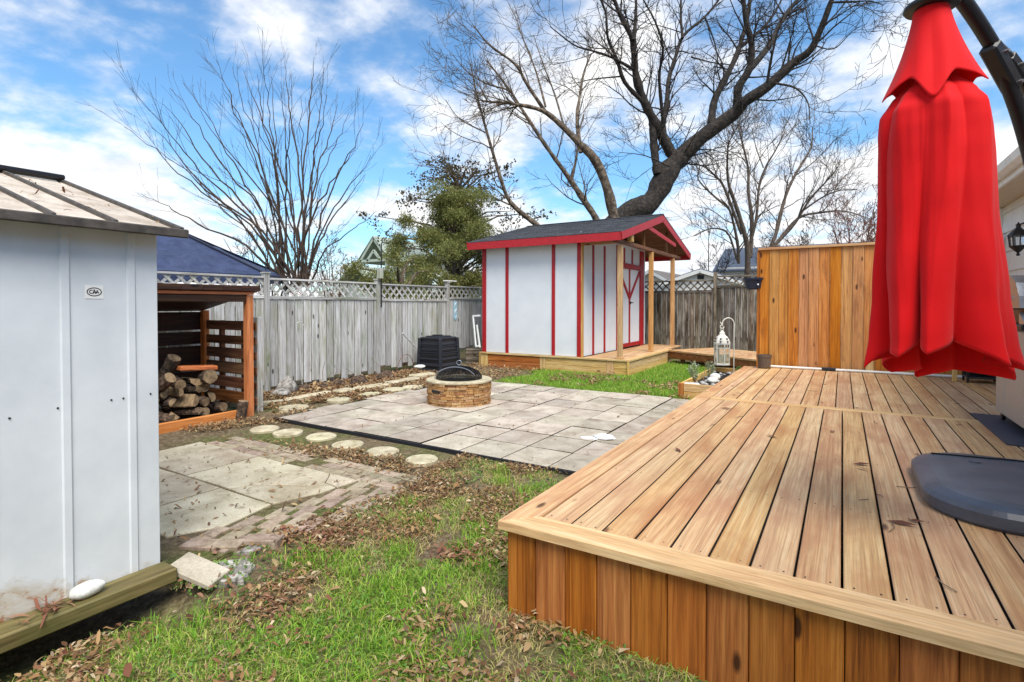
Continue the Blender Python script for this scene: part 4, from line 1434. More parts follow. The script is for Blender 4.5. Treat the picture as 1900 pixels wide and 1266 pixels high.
def folded(tab, ztop, na, nz):
    t_ = MB()
    for i in range(nz + 1):
        f = i / nz
        for k_ in range(na):
            th = 2 * PI * k_ / na
            face = th - FACE
            rel = (face + .22 * (f - .6) + .16 * mnoise.noise(Vector((math.cos(th) * 1.1, math.sin(th) * 1.1, f * 1.6)))) % (2 * PI)
            if rel > VAL[7]:
                rel -= 2 * PI
            li = 7
            a0, a1 = VAL[7] - 2 * PI, VAL[0]
            for q in range(7):
                if VAL[q] <= rel < VAL[q + 1]:
                    li, a0, a1 = q, VAL[q], VAL[q + 1]
            u = min(1.0, max(0.0, (rel - a0) / (a1 - a0)))
            us = u ** (1.25 if li % 2 else .85)
            tent = 1 - abs(2 * us - 1)
            s_ = (.40 * tent ** .8 + .60 * math.sin(PI * us) ** .9) if f > 0 else 1.0      # creased outer edge, softer flanks
            zb = 1.150 + .072 * math.cos(face) - .052 * tent - (.02 if li in (1, 4) else 0) * tent
            z_ = ztop + (zb - ztop) * f
            dp = .07 + .09 * f + .30 * f ** 4
            rr = interp(tab, z_) * (1 + (SIZE[li] - 1) * s_) * (1 - dp * (1 - s_))
            sh = max(0.0, 1 - abs(z_ - 2.12) / .16)
            rr *= 1 + .10 * sh * (tent - .5)                                             # shoulders where the rib ends push out
            rr *= 1 + .035 * mnoise.noise(Vector((math.cos(th) * 3.0, math.sin(th) * 3.0, z_ * 1.5))) + .016 * mnoise.noise(Vector((math.cos(th) * 8, math.sin(th) * 8, z_ * 3.0)))
            w1 = .5 + .5 * mnoise.noise(Vector((math.cos(th) * 2.3, math.sin(th) * 2.3, 3.1)))
            pl_ = abs(2 * (((th + .25 * mnoise.noise(Vector((math.cos(th) * 2, math.sin(th) * 2, z_ * .8))) + .12 * f) * 11 / (2 * PI)) % 1.0) - 1)
            rr *= 1 - (.018 + .030 * f) * w1 * (1 - pl_)                                   # smaller pleats between the big folds
            cx, cy = lean(z_)
            tw = .22 * s_ * f * (1 if li % 3 else -.6)
            t_.v.append((cx + rr * math.cos(th + tw), cy + rr * math.sin(th + tw), z_))
    for i in range(nz):
        for k_ in range(na):
            a, b = i * na + k_, i * na + (k_ + 1) % na
            t_.f.append((a, a + na, b + na, b))
    return t_


def cap_cloth(na, nz):
    """small upper tier: eight corners that hang over the ribs, edges lifted between them"""
    t_ = MB()
    for i in range(nz + 1):
        f = i / nz
        for k_ in range(na):
            th = 2 * PI * k_ / na
            rel = th - FACE
            q = ((rel + .12 * math.sin(2 * rel)) * 5 / (2 * PI) + .5) % 1.0
            tent = 1 - abs(2 * q - 1)                     # 1 on a seam, 0 midway between seams
            c8 = .55 * tent ** 1.4 + .45 * (.5 - .5 * math.cos(PI * tent))
            front = max(0.0, math.cos(rel)) ** 8
            zb = 2.262 - .060 * c8 - .045 * front * c8 + .02 * mnoise.noise(Vector((math.cos(th), math.sin(th), 4.4)))
            z_ = 2.552 + (zb - 2.552) * f
            rr = .060 + .112 * f ** 1.3
            rr *= 1 + f * (.20 * c8 - .15) - .05 * c8 * math.sin(PI * f) + .05 * f * f * mnoise.noise(Vector((math.cos(th) * 3, math.sin(th) * 3, z_ * 6)))
            cx, cy = lean(z_)
            t_.v.append((cx + rr * math.cos(th), cy + rr * math.sin(th), z_))
    for i in range(nz):
        for k_ in range(na):
            a, b = i * na + k_, i * na + (k_ + 1) % na
            t_.f.append((a, a + na, b + na, b))
    return t_


rvec = Vector((math.cos(YAW), math.sin(YAW)))      # picture-right direction, used only to lean the bundle as it hangs


def lean(z_):
    s_ = (2.55 - z_) / 1.5
    return (UX + rvec.x * .048 * s_, UY + rvec.y * .048 * s_)


tab_low = [(2.36, .04), (2.26, .085), (2.19, .15), (2.13, .185), (2.05, .195), (1.95, .20), (1.73, .205), (1.40, .236), (1.22, .258), (1.10, .280), (1.0, .292)]
for nm_, mb_ in (('canopy', folded(tab_low, 2.36, 440, 72)), ('vent_cap', cap_cloth(200, 26))):
    o_ = mb_.build(nm_, M['cloth'], um, smooth=True)
    so = o_.modifiers.new('thickness', 'SOLIDIFY')
    so.thickness = 0.003
    so.offset = -1
MB().lathe([(.01, 2.552), (.088, 2.556), (.095, 2.566), (.09, 2.578), (.05, 2.588), (.04, 2.592), (.04, 2.68), (.0, 2.685)], 28, (UX, UY, 0)).build('top_hub', M['black'], um, smooth=True)
MB().tube([(UX, UY, 2.56), (*lean(1.25), 1.25)], .022, 10).build('centre_pole', M['black'], um)
for k_ in range(8):
    a = 2 * PI * k_ / 8 + .3
    t = MB()
    c_ = lean(1.2)
    beam(t, (UX + .04 * math.cos(a), UY + .04 * math.sin(a), 2.5), (c_[0] + .085 * math.cos(a), c_[1] + .085 * math.sin(a), 1.22), .014, .02, .002)
    t.build('rib', M['black'], um)
# arm: lies in the vertical plane through base and canopy
Mx = Vector((0.90, 3.53, 0))
Cx = Vector((UX, UY, 0))
dv = (Cx - Mx)


def armp(s_, z_):
    return Mx + dv * s_ + Vector((0, 0, z_))


def smooth_path(pts, n=8):
    out_ = []
    P_ = [pts[0]] + pts + [pts[-1]]
    for i in range(1, len(P_) - 2):
        p0, p1, p2, p3 = P_[i - 1], P_[i], P_[i + 1], P_[i + 2]
        for k_ in range(n):
            t_ = k_ / n
            out_.append(0.5 * ((2 * p1) + (p2 - p0) * t_ + (2 * p0 - 5 * p1 + 4 * p2 - p3) * t_ * t_ + (3 * p1 - p0 - 3 * p2 + p3) * t_ ** 3))
    out_.append(P_[-2])
    return out_


MB().tube([armp(0, DZ + .08), armp(0, 2.05)], .034, 14).build('mast', M['black'], um, smooth=True)
MB().tube(smooth_path([armp(0.06, 1.35), armp(.20, 1.80), armp(.36, 2.15), armp(.50, 2.36), armp(.60, 2.46)]), .031, 14).build('lower_arm', M['black'], um, smooth=True)
MB().tube(smooth_path([armp(.54, 2.43), armp(.70, 2.56), armp(.84, 2.65), armp(1.0, 2.71), armp(1.12, 2.72)]), .029, 14).build('upper_arm', M['black'], um, smooth=True)
MB().tube(smooth_path([armp(-.05, 2.02), armp(.18, 2.22), armp(.42, 2.40), armp(.58, 2.475)]), .027, 12).build('strut', M['black'], um, smooth=True)
t = MB()
beam(t, armp(.44, 2.31), armp(.62, 2.475), .066, .064, .01)
t.build('joint_bracket', M['black'], um)
t = MB()
beam(t, armp(.38, 2.37), armp(.50, 2.445), .056, .056, .01)
t.build('joint_sleeve', M['black'], um)
side = Vector((dv.y, -dv.x, 0)).normalized()
if side.dot(Mx) > 0:
    side = -side
for s_, z_ in ((.56, 2.445), (.46, 2.33), (.44, 2.41)):
    p = armp(s_, z_) + side * .040
    MB().tube([p - side * .012, p + side * .004], .008, 8).build('bolt', M['steel'], um)
t = MB()
beam(t, armp(0.03, 1.30), armp(0.03, 1.45), .09, .09, .01)
t.build('crank_box', M['black_plastic'], um)

# base: wide water-filled foot
M['basegrey'] = plain('slate_plastic', lin(84, 88, 98), lin(66, 70, 80), 5, 0.38, bstr=0.25)


def rrect(x0, x1, y0, y1, r, n=10, inset=0.0):
    x0 += inset
    x1 -= inset
    y0 += inset
    y1 -= inset
    r = max(r - inset, .02)
    pts = []
    for cx, cy, a0 in ((x1 - r, y1 - r, 0), (x0 + r, y1 - r, 90), (x0 + r, y0 + r, 180), (x1 - r, y0 + r, 270)):
        for k_ in range(n + 1):
            a = R(a0 + 90 * k_ / n)
            pts.append((cx + r * math.cos(a), cy + r * math.sin(a)))
    return pts


ub = thing('weighted_stand', 'low dark slate plastic parasol base resting on the deck boards', 'parasol base', (0.88, 3.5, DZ))
t = MB()
prev = None
layers = [(0.012, DZ + .003), (0.0, DZ + .018), (0.0, DZ + .065), (.020, DZ + .085), (.07, DZ + .100), (.12, DZ + .103)]
rings = []
for ins_, z_ in layers:
    pts = rrect(0.34, 1.42, 2.96, 4.05, .30, 10, ins_)
    b0 = len(t.v)
    t.v.extend([(p[0], p[1], z_) for p in pts])
    rings.append((b0, len(pts)))
for (a0, n_), (b0, _) in zip(rings[:-1], rings[1:]):
    for k_ in range(n_):
        t.f.append((a0 + k_, a0 + (k_ + 1) % n_, b0 + (k_ + 1) % n_, b0 + k_))
t.f.append(tuple(rings[-1][0] + k_ for k_ in range(n_)))
t.f.append(tuple(reversed(range(n_))))
t.build('tank', M['basegrey'], ub, smooth=False)
t = MB()
beam(t, (0.44, 3.86, DZ + .106), (0.72, 3.90, DZ + .106), .006, .008, 0)
beam(t, (0.72, 3.90, DZ + .106), (0.75, 3.915, DZ + .106), .006, .008, 0)
beam(t, (0.75, 3.915, DZ + .106), (1.32, 3.93, DZ + .106), .006, .008, 0)
t.build('lid_seam', M['black'], ub)
MB().lathe([(.11, DZ + .104), (.10, DZ + .12), (.06, DZ + .13), (.045, DZ + .22)], 24, (Mx.x, Mx.y, 0)).build('mast_socket', M['black'], ub)
MB().lathe([(.028, DZ + .104), (.026, DZ + .11)], 12, (.62, 3.78, 0)).build('filler_cap', M['basegrey'], ub)

# ================================================================ gas grill on a black mat
t = MB()
t.slab([(0.96, 4.85), (1.72, 4.85), (1.72, 6.09), (0.96, 6.09)], DZ + .003, DZ + .009, .003)
tag(t.build('grill_mat', plain('rubber_mat', lin(60, 64, 76), lin(48, 51, 62), 30, .6)), 'dark rubber mat under the gas grill', 'mat')
gr = thing('gas_grill', 'gas barbecue with beige cabinet and silver lid beside the house wall', 'barbecue', (1.38, 5.5, DZ))
CX0, CX1, CY0, CY1 = 1.10, 1.66, 5.12, 5.93
MB().box(CX0, CX1, CY0, 5.66, DZ + .07, 1.17, .012).build('cabinet', M['stucco'], gr)
MB().box(CX0 - .001, CX1, 5.663, CY1, DZ + .07, 1.17, .012).build('cabinet_rear', M['stucco'], gr)
gr_door = MB().box(CX0 + .03, CX1 - .02, CY0 - .014, CY0 - .001, DZ + .10, 1.10, .006).build('door', M['white'], gr)
MB().tube([(1.3, CY0 - .04, .8), (1.3, CY0 - .04, 1.0)], .008, 8).build('door_handle', M['steel'], gr_door)
for x in (CX0 + .04, CX1 - .04):
    for y in (CY0 + .05, CY1 - .05):
        t = MB()
        t.tube([(x - .012, y, DZ + .040), (x + .012, y, DZ + .040)], .032, 14)
        t.build('caster', M['black'], gr)
MB().box(CX0 - .03, CX1 + .03, CY0 - .05, CY1 + .03, 1.175, 1.215, .008).build('frame_top', M['black'], gr)
t = MB()
t.add([(CX0 - .02, CY0 - .09, 1.22), (CX0 - .02, CY0 + .06, 1.30), (CX1 + .02, CY0 + .06, 1.30), (CX1 + .02, CY0 - .09, 1.22),
       (CX0 - .02, CY0 + .06, 1.218), (CX1 + .02, CY0 + .06, 1.218)], [(0, 3, 2, 1), (0, 1, 4), (3, 5, 2), (0, 4, 5, 3), (1, 2, 5, 4)])
t.build('control_panel', M['steel'], gr)
MB().box(CX0 - .01, CX1 + .01, CY0 + .065, CY1, 1.218, 1.33, .01).build('firebox', M['brownX'], gr)
t = MB()
prof = [(CY0 + .05, 1.335), (CY0 + .07, 1.42), (CY0 + .16, 1.52), (CY0 + .32, 1.58), (CY0 + .52, 1.58), (CY0 + .68, 1.52), (CY0 + .78, 1.40), (CY0 + .80, 1.335)]
n_ = len(prof)
t.add([(x_, p[0], p[1]) for x_ in (CX0 - .02, CX1 + .02) for p in prof],
      [(i, i + 1, n_ + i + 1, n_ + i) for i in range(n_ - 1)] + [(n_ - 1, 0, n_, 2 * n_ - 1), tuple(reversed(range(n_))), tuple(range(n_, 2 * n_))])
gr_lid = t.build('lid', M['steel'], gr)
MB().tube([(CX0 + .05, CY0 + .06, 1.43), (CX0 + .05, CY0 - .0, 1.44), (CX1 - .05, CY0 - .0, 1.44), (CX1 - .05, CY0 + .06, 1.43)], .012, 8).build('lid_handle', M['steel'], gr_lid)
for k_ in range(3):
    x = CX0 + .1 + .18 * k_
    MB().tube([(x, CY0 - .03, 1.262), (x, CY0 - .06, 1.280)], .02, 12).build('knob', M['steel'], gr)
t = MB()
t.tube(smooth_path([Vector((CX0 - .02, CY0 + .30, 1.42)), Vector((CX0 - .06, CY0 + .36, 1.40)), Vector((CX0 - .06, CY0 + .6, 1.42)), Vector((CX0 - .02, CY0 + .66, 1.44))], 6), .010, 8)
t.build('side_handle', M['steel'], gr)

# black stand and pale stake at the far end of the deck
st = thing('plant_stand', 'small black slatted stand in the deck corner by the house', 'stand', (1.45, 8.6, DZ))
for z in (DZ + .06, DZ + .2, DZ + .34):
    plank(1.30, 1.62, 8.45, 8.75, z, z + .02, M['black_plastic'], st, 'shelf')
for x in (1.31, 1.61):
    for y in (8.46, 8.74):
        plank(x - .012, x + .012, y - .012, y + .012, DZ + .003, DZ + .40, M['black'], st, 'leg')
MB().box(1.31, 1.61, 8.70, 8.72, DZ + .08, DZ + .40, .002).build('back_panel', M['black'], st)
tag(MB().box(1.17, 1.215, 8.50, 8.545, DZ + .002, DZ + .36, .004).build('stake_post', M['freshZ']), 'short pale wooden stake beside the black stand', 'post')

# ================================================================ fire pit
fp = thing('fire_pit', 'round ledge-stone fire pit with black mesh dome on the paved square', 'fire pit', (-4.44, 5.80, .03))
FPX, FPY, FPR = -4.44, 5.80, .43


def ledge_islands():
    m, g_ = new_mat('stacked_ledge_stone')
    p, rnd, co = coords(g_)
    isl = g_.n('ShaderNodeNewGeometry').outputs['Random Per Island']
    a = g_.noise(p, 26, 5, .65, .6)
    c = g_.ramp(a, [(0.3, lin(128, 106, 80)), (0.5, lin(172, 150, 120)), (0.7, lin(200, 182, 154))])
    t_ = g_.ramp(isl, [(0, lin(255, 226, 190)), (.3, lin(222, 190, 150)), (.6, lin(255, 240, 220)), (.85, lin(206, 160, 134)), (1, lin(240, 206, 160))])
    c = g_.mix(1.0, c, t_, 'MULTIPLY')
    c = g_.mix(1.0, c, (1.15, 1.15, 1.15), 'MULTIPLY')
    finish(g_, c, .85, a, .5, .008, spec=.25)
    return m


M['ledge_i'] = ledge_islands()
t = MB()
z = .03
row = 0
while z < .325:
    h = rng.choice((.022, .028, .034, .040))
    a = rng.random()
    end = a + 2 * PI
    while a < end - .02:
        da = min(rng.uniform(.14, .42), end - a)
        r1 = FPR + rng.uniform(-.012, .012)
        vs_ = []
        nseg = 4
        for zz in (z + .002, z + h - .002):
            for rr in (r1 - .07, r1):
                for k_ in range(nseg + 1):
                    an = a + .006 + (da - .012) * k_ / nseg
                    vs_.append((FPX + rr * math.cos(an), FPY + rr * math.sin(an), zz))
        q = nseg + 1
        fs_ = []
        for k_ in range(nseg):
            fs_ += [(q + k_, q + k_ + 1, 3 * q + k_ + 1, 3 * q + k_), (2 * q + k_, 3 * q + k_, 3 * q + k_ + 1, 2 * q + k_ + 1),
                    (k_ + 1, k_, 2 * q + k_, 2 * q + k_ + 1), (k_, k_ + 1, q + k_ + 1, q + k_)]
        fs_ += [(0, q, 3 * q, 2 * q), (nseg, 2 * q + nseg, 3 * q + nseg, q + nseg)]
        t.add(vs_, fs_)
        a += da
    z += h
t.build('stone_courses', M['ledge_i'], fp, kind='stuff')
MB().lathe([(FPR - .10, .03), (FPR - .035, .03), (FPR - .035, .318), (FPR - .10, .318)], 40, (FPX, FPY, 0), close=False).build('core_ring', M['soil'], fp)
t = MB().lathe([(FPR - .13, .318), (FPR - .005, .318), (FPR + .016, .326), (FPR + .016, .344), (FPR, .352), (FPR - .12, .352), (FPR - .13, .345), (FPR - .13, .318)], 48, (FPX, FPY, 0), close=False)
t.build('rim', M['step'], fp, smooth=False)
MB().lathe([(FPR - .12, .335), (FPR - .16, .20), (.05, .14), (.001, .14)], 40, (FPX, FPY, 0), close=False).build('fire_bowl', M['black'], fp)
# spark screen: wire mesh dome
t = MB()
dr_, dh = FPR - .115, .17
for k_ in range(36):
    an = 2 * PI * k_ / 36
    t.tube([(FPX + dr_ * math.cos(f) * math.cos(an), FPY + dr_ * math.cos(f) * math.sin(an), .350 + dh * math.sin(f)) for f in [PI / 2 * i / 8 for i in range(9)]], .0035, 3, False)
for i in range(1, 16):
    f = PI / 2 * i / 16.5
    t.tube([(FPX + dr_ * math.cos(f) * math.cos(2 * PI * k_ / 36), FPY + dr_ * math.cos(f) * math.sin(2 * PI * k_ / 36), .350 + dh * math.sin(f)) for k_ in range(37)], .0035, 3, False)
t.build('spark_screen', M['black'], fp)
t = MB()
ins_ = [(dr_ * .985 * math.cos(PI / 2 * i / 8), .345 + (dh - .004) * math.sin(PI / 2 * i / 8)) for i in range(9)]
mesh_m, _g = new_mat('fine_black_mesh')
_b = _g.n('ShaderNodeBsdfPrincipled', {'Base Color': (.012, .012, .013), 'Roughness': .6})
_t = _g.n('ShaderNodeBsdfTransparent')
_m = _g.n('ShaderNodeMixShader', {0: .42, 1: _t.outputs[0], 2: _b.outputs[0]})
_g.n('ShaderNodeOutputMaterial', {0: _m.outputs[0]})
MB().lathe(ins_, 36, (FPX, FPY, 0), close=False).build('mesh_cloth', mesh_m, fp, smooth=True)
dvec = Vector((.85, .526, 0))
t = MB()
t.tube([(Vector((FPX, FPY, 0)) + dvec * (.27 * math.cos(a)) + Vector((.10 * .6, -.19 * .9, .37 + .155 * math.sin(a)))) for a in [PI * i / 14 for i in range(15)]], .006, 6)
t.build('screen_hoop', M['steel'], fp)
t = MB()
t.tube([(FPX + .0, FPY, .515), (FPX, FPY, .54)], .006, 6)
t.tube([(FPX + .03 * math.cos(a), FPY + .018 * math.cos(a), .565 + .03 * math.sin(a)) for a in [2 * PI * i / 12 for i in range(13)]], .005, 5)
t.build('lift_ring', M['steel'], fp)
an0 = math.atan2(-.85, .526 - .25)
an0 = -1.36
t = MB()
c0 = Vector((FPX + (FPR - .01) * math.cos(an0 - .35), FPY + (FPR - .01) * math.sin(an0 - .35), .225))
tang = Vector((-math.sin(an0 - .35), math.cos(an0 - .35), 0))
beam(t, c0 - tang * .07, c0 + tang * .07, .05, .034, .01)
t.build('hand_slot', M['ink'], fp)

# ================================================================ compost bin
cb = thing('compost_bin', 'black ribbed plastic compost bin in front of the silvery fence', 'compost bin', (-7.0, 8.45, 0))
bx0, bx1, by0, by1, bh = -7.36, -6.74, 8.20, 8.84, .70
t = MB()
t.v, t.f = [], []
ring_n = None
for i in range(13):
    z_ = .02 + (bh - .06) * i / 12
    tp = .05 * (z_ / bh)
    ins_ = tp + (0.012 if i % 2 else 0)
    pts = rrect(bx0, bx1, by0, by1, .07, 4, ins_)
    ring_n = len(pts)
    t.v.extend([(p[0], p[1], z_) for p in pts])
for i in range(12):
    for k_ in range(ring_n):
        a, b = i * ring_n + k_, i * ring_n + (k_ + 1) % ring_n
        t.f.append((a, b, b + ring_n, a + ring_n))
t.f.append(tuple(12 * ring_n + k_ for k_ in range(ring_n)))
t.build('body', M['black_plastic'], cb)
for z_ in (.13, .26, .39, .52):
    pts = rrect(bx0, bx1, by0, by1, .07, 4, .05 * (z_ / bh) - .014)
    t = MB()
    t.tube([(p[0], p[1], z_) for p in pts + pts[:1]], .011, 5)
    t.build('rib', M['black_plastic'], cb)
for (x, y) in ((bx1 - .02, by0 + .02), (bx0 + .02, by0 + .02), (bx1 - .02, by1 - .02)):
    t = MB()
    beam(t, (x, y, .02), (x - .025 if x > -7 else x + .025, y + (.025 if y < 8.5 else -.025), bh - .02), .07, .07, .012)
    t.build('corner_rib', M['black_plastic'], cb)
t = MB().slab(rrect(bx0, bx1, by0, by1, .09, 5, .028), bh - .035, bh - .005, .015)
t.slab(rrect(bx0, bx1, by0, by1, .09, 5, .12), bh - .004, bh + .02, .015)
cb_lid = t.build('lid', M['black_plastic'], cb)
MB().box(-7.16, -6.98, 8.44, 8.58, bh + .021, bh + .04, .006).build('lid_handle', M['black_plastic'], cb_lid)
t = MB()
t.tube([(-7.30, 8.10, .50), (-7.32, 7.75, .80)], .016, 8)
tag(t.build('tool_handle', M['greyY']), 'pale tool handle propped against the compost bin', 'handle')

# ================================================================ fence things
t = MB()
pts = []
for k_ in range(25):
    a = PI * k_ / 24
    pts.append((-7.28 + .02 * math.sin(a), 7.78 - .24 * math.cos(a), .02 + .36 * math.sin(a)))
t.tube(pts, .006, 5)
for f in (.35, .5, .65):
    t.tube([(-7.27, 7.54 + .48 * f, .02), (-7.27, 7.54 + .48 * f, .32)], .003, 4)
tag(t.build('wire_hoop', M['rust_twig']), 'rusty wire hoop edging leaning at the fence foot by the compost bin', 'wire hoop')
t = MB()
t.tube(smooth_path([Vector((-7.40, 5.53, 0.0)), Vector((-7.44, 5.45, .98)), Vector((-7.44, 5.47, 1.06)), Vector((-7.43, 5.53, 1.08)), Vector((-7.42, 5.57, 1.02))], 6), .007, 6)
tag(t.build('garden_hook', M['greyZ']), 'thin grey shepherd hook stake leaning against the silvery fence', 'garden stake')
t = MB()
t.tube([(-7.48, 7.345, 1.30), (-7.48, 7.35, 2.50)], .012, 8)
t.tube(smooth_path([Vector((-7.48, 7.35, 2.49)), Vector((-7.48, 7.36, 2.53)), Vector((-7.48, 7.40, 2.54)), Vector((-7.48, 7.54, 2.54))], 5), .011, 6)
t.box(-7.51, -7.45, 7.32, 7.385, 1.98, 2.06, .004)
tag(t.build('hook_pole', M['black']), 'tall thin dark pole with bent top clamped to the fence post', 'pole')
plank(-7.503, -7.42, 7.262, 7.345, 1.85, 2.05, M['greyZ'], None, 'post_extension')
tag(bpy.data.objects['post_extension'], 'pale raised block on the fence post holding the dark pole', 'post')
t = MB()
t.tube([(-7.46, 4.93, 1.86), (-7.46, 4.96, 2.62)], .006, 5)
tag(t.build('thin_rod', M['black']), 'thin dark rod rising above the fence post near the firewood shelter', 'rod')
# surf-shaped plaque on the fence
pq = []
for k_ in range(20):
    a = 2 * PI * k_ / 20
    pq.append((9.70 + .062 * math.cos(a) * (1 if math.sin(a) < 0 else .9), 1.20 + .19 * math.sin(a)))
pq = [(9.64, 1.43), (9.64, 1.06), (9.66, 1.02), (9.70, 1.0), (9.74, 1.02), (9.76, 1.06), (9.76, 1.43)]
t = MB()
n_ = len(pq)
t.add([(x_, p[0], p[1]) for x_ in (-7.538, -7.525) for p in pq], [tuple(reversed(range(n_))), tuple(range(n_, 2 * n_))] + [(i, (i + 1) % n_, n_ + (i + 1) % n_, n_ + i) for i in range(n_)])
plq = tag(t.build('wall_plaque', plain('pale_blue_paint', lin(170, 206, 222), lin(150, 190, 212), 20, .5)), 'narrow pale blue plaque with white squiggle on the brownish fence', 'plaque')
t = MB()
t.tube([(-7.522, 9.70 + .03 * math.sin(i * 1.1), 1.06 + .028 * i) for i in range(13)], .008, 5)
t.build('squiggle', M['white'], plq)

# ================================================================ raised planter bed with lantern
pb = thing('planter_bed', 'long low timber planter box filled with soil and stones beside the deck', 'planter', (-1.65, 8.9, 0))
px0, px1, py0, py1 = -2.0, -1.275, 7.80, 10.15
for z0, z1 in ((-.02, .105), (.109, .222)):
    plank(px0 + .07, px1, py0, py0 + .036, z0, z1, M['freshX'], pb, 'front_board')
    plank(px0 + .04, px1, py1 - .036, py1, z0, z1, M['freshX'], pb, 'end_board')
    plank(px0, px0 + .036, py0 + .07, py1, z0, z1, M['freshY'], pb, 'side_board')
    plank(px1 - .034, px1 + .0, py0 + .04, py1 - .04, z0, z1, M['freshY'], pb, 'side_board')
plank(px0 - .005, px0 + .066, py0 - .006, py0 + .066, -.02, .225, M['cedarZ'], pb, 'corner_post')
t = MB()
nx, ny = 10, 26
for j in range(ny + 1):
    for i in range(nx + 1):
        x = px0 + .038 + (px1 - px0 - .074) * i / nx
        y = py0 + .038 + (py1 - py0 - .076) * j / ny
        t.v.append((x, y, .13 + .05 * mnoise.noise(Vector((x * 5, y * 4, 2)))))
for j in range(ny):
    for i in range(nx):
        a = j * (nx + 1) + i
        t.f.append((a, a + 1, a + nx + 2, a + nx + 1))
t.build('soil_fill', M['soil'], pb, smooth=True)
pr = random.Random(3)
for i in range(64):
    x, y = pr.uniform(px0 + .08, px1 - .08), pr.uniform(py0 + .08, py1 - .15)
    r_ = pr.uniform(.018, .045)
    tag(rock(x, y, .15 + pr.uniform(0, .02), r_, (1.2, 1, .6), 40 + i, 'pebble', M['pebble'], sub=1), 'pale pebble scattered on the planter bed soil', 'pebble', 'pebbles in the planter bed')
for (x, y, r_, sq, lab) in ((-1.86, 7.95, .10, (1.4, .7, .25), 'flat cream stone on the planter bed corner'), (-1.68, 8.55, .10, (.8, 1.3, .5), 'long white stone in the middle of the planter bed'),
                            (-1.72, 8.95, .075, (1.1, 1, .8), 'round patterned stone in the planter bed')):
    tag(rock(x, y, .20, r_, sq, 7, 'stone', M['whitestone']), lab, 'stone')


def leaf_cloud(pts, size, rs_, aspect=.5, up=.3):
    """bent two-triangle leaves at the given points -> verts, tris"""
    pts = np.asarray(pts, dtype=np.float64)
    n_ = len(pts)
    d_ = rs_.normal(size=(n_, 3))
    d_[:, 2] += up
    d_ /= np.linalg.norm(d_, axis=1)[:, None]
    e_ = np.cross(d_, rs_.normal(size=(n_, 3)))
    e_ /= np.linalg.norm(e_, axis=1)[:, None] + 1e-9
    nn_ = np.cross(d_, e_)
    L_ = (size * rs_.uniform(.6, 1.4, n_))[:, None]
    W2 = L_ * aspect * .5
    v0 = pts
    v1 = pts + d_ * L_ * .5 + e_ * W2 + nn_ * L_ * .08
    v2 = pts + d_ * L_ * .5 - e_ * W2 + nn_ * L_ * .08
    v3 = pts + d_ * L_
    V_ = np.stack([v0, v1, v2, v3], 1).reshape(-1, 3)
    b_ = np.arange(n_)[:, None] * 4
    T_ = np.concatenate([b_ + np.array([[0, 1, 2]]), b_ + np.array([[1, 3, 2]])], 0)
    return V_, T_


def herb(x, y, z0, h, n_, label, seed_, spread=.08, mat='herb'):
    r_ = np.random.default_rng(seed_)
    hb = thing('herb_plant', label, 'plant', (x, y, z0))
    t_ = MB()
    P_ = []
    for k_ in range(n_):
        a = r_.uniform(0, 6.28)
        q = r_.uniform(.2, 1) * spread
        hh = h * r_.uniform(.6, 1)
        top = Vector((x + q * math.cos(a), y + q * math.sin(a), z0 + hh))
        b_ = Vector((x + .2 * q * math.cos(a), y + .2 * q * math.sin(a), z0))
        t_.tube([b_, (b_ + top) / 2 + Vector((0, 0, .01)), top], [.003, .0025, .0015], 4)
        for f in np.linspace(.25, 1, 9):
            p = b_.lerp(top, float(f))
            for _ in range(4):
                P_.append((p.x + r_.normal() * .008, p.y + r_.normal() * .008, p.z))
    t_.build('stem', M['bark_tan'], hb)
    V_, T_ = leaf_cloud(P_, .035, r_, .45, .5)
    tri_mesh('leaves', V_, T_, M[mat], parent=hb, loc=(x, y, z0))
    return hb


herb(-1.92, 8.55, .15, .32, 8, 'tall pale-tipped herb growing at the planter bed edge', 1, .12)
herb(-1.80, 9.05, .15, .30, 7, 'small leafy herb growing before the white lantern', 2, .10)
herb(-1.45, 9.75, .15, .14, 7, 'low green herb by the deck end of the planter bed', 3, .10, 'clover')
t = MB()
t.tube([(-1.84, 8.62, .14), (-1.80, 8.66, .44), (-1.78, 8.67, .46)], .004, 5)
tag(t.build('dry_stalk', M['bark_tan']), 'single dry bent stalk standing in the planter bed', 'stalk')

M['lantern_white'] = plain('antique_white_metal', lin(236, 232, 220), lin(214, 208, 192), 18, .5)
hk = thing('shepherd_hook', 'white curled shepherd hook standing in the planter bed', 'hook', (-1.62, 10.05, .12))
hp = [Vector((-1.62, 10.05, .10)), Vector((-1.62, 10.05, .85)), Vector((-1.62, 10.05, 1.02)), Vector((-1.655, 10.03, 1.10)), Vector((-1.72, 9.99, 1.12)), Vector((-1.785, 9.955, 1.07)), Vector((-1.80, 9.945, .99))]
MB().tube(smooth_path(hp, 8), .009, 8).build('rod', M['lantern_white'], hk)
MB().tube([(-1.80 + .028 * math.cos(a), 9.945 + .017 * math.cos(a), .965 + .028 * math.sin(a)) for a in [PI / 2 + 1.6 * PI * i / 14 for i in range(15)]], .007, 6).build('curl', M['lantern_white'], hk)
MB().tube([(-1.80, 9.945, 1.0), (-1.83, 9.93, 1.05)], .008, 6).build('spur', M['lantern_white'], hk)
ln = thing('lantern', 'ornate white metal lantern with a candle hanging from the hook', 'lantern', (-1.80, 9.945, .30))
lx, ly = -1.80, 9.945


def hexring(r_, z_, w_, h_):
    t_ = MB()
    t_.lathe([(r_ - w_, z_), (r_, z_), (r_, z_ + h_), (r_ - w_, z_ + h_), (r_ - w_, z_)], 6, (lx, ly, 0), close=False)
    return t_


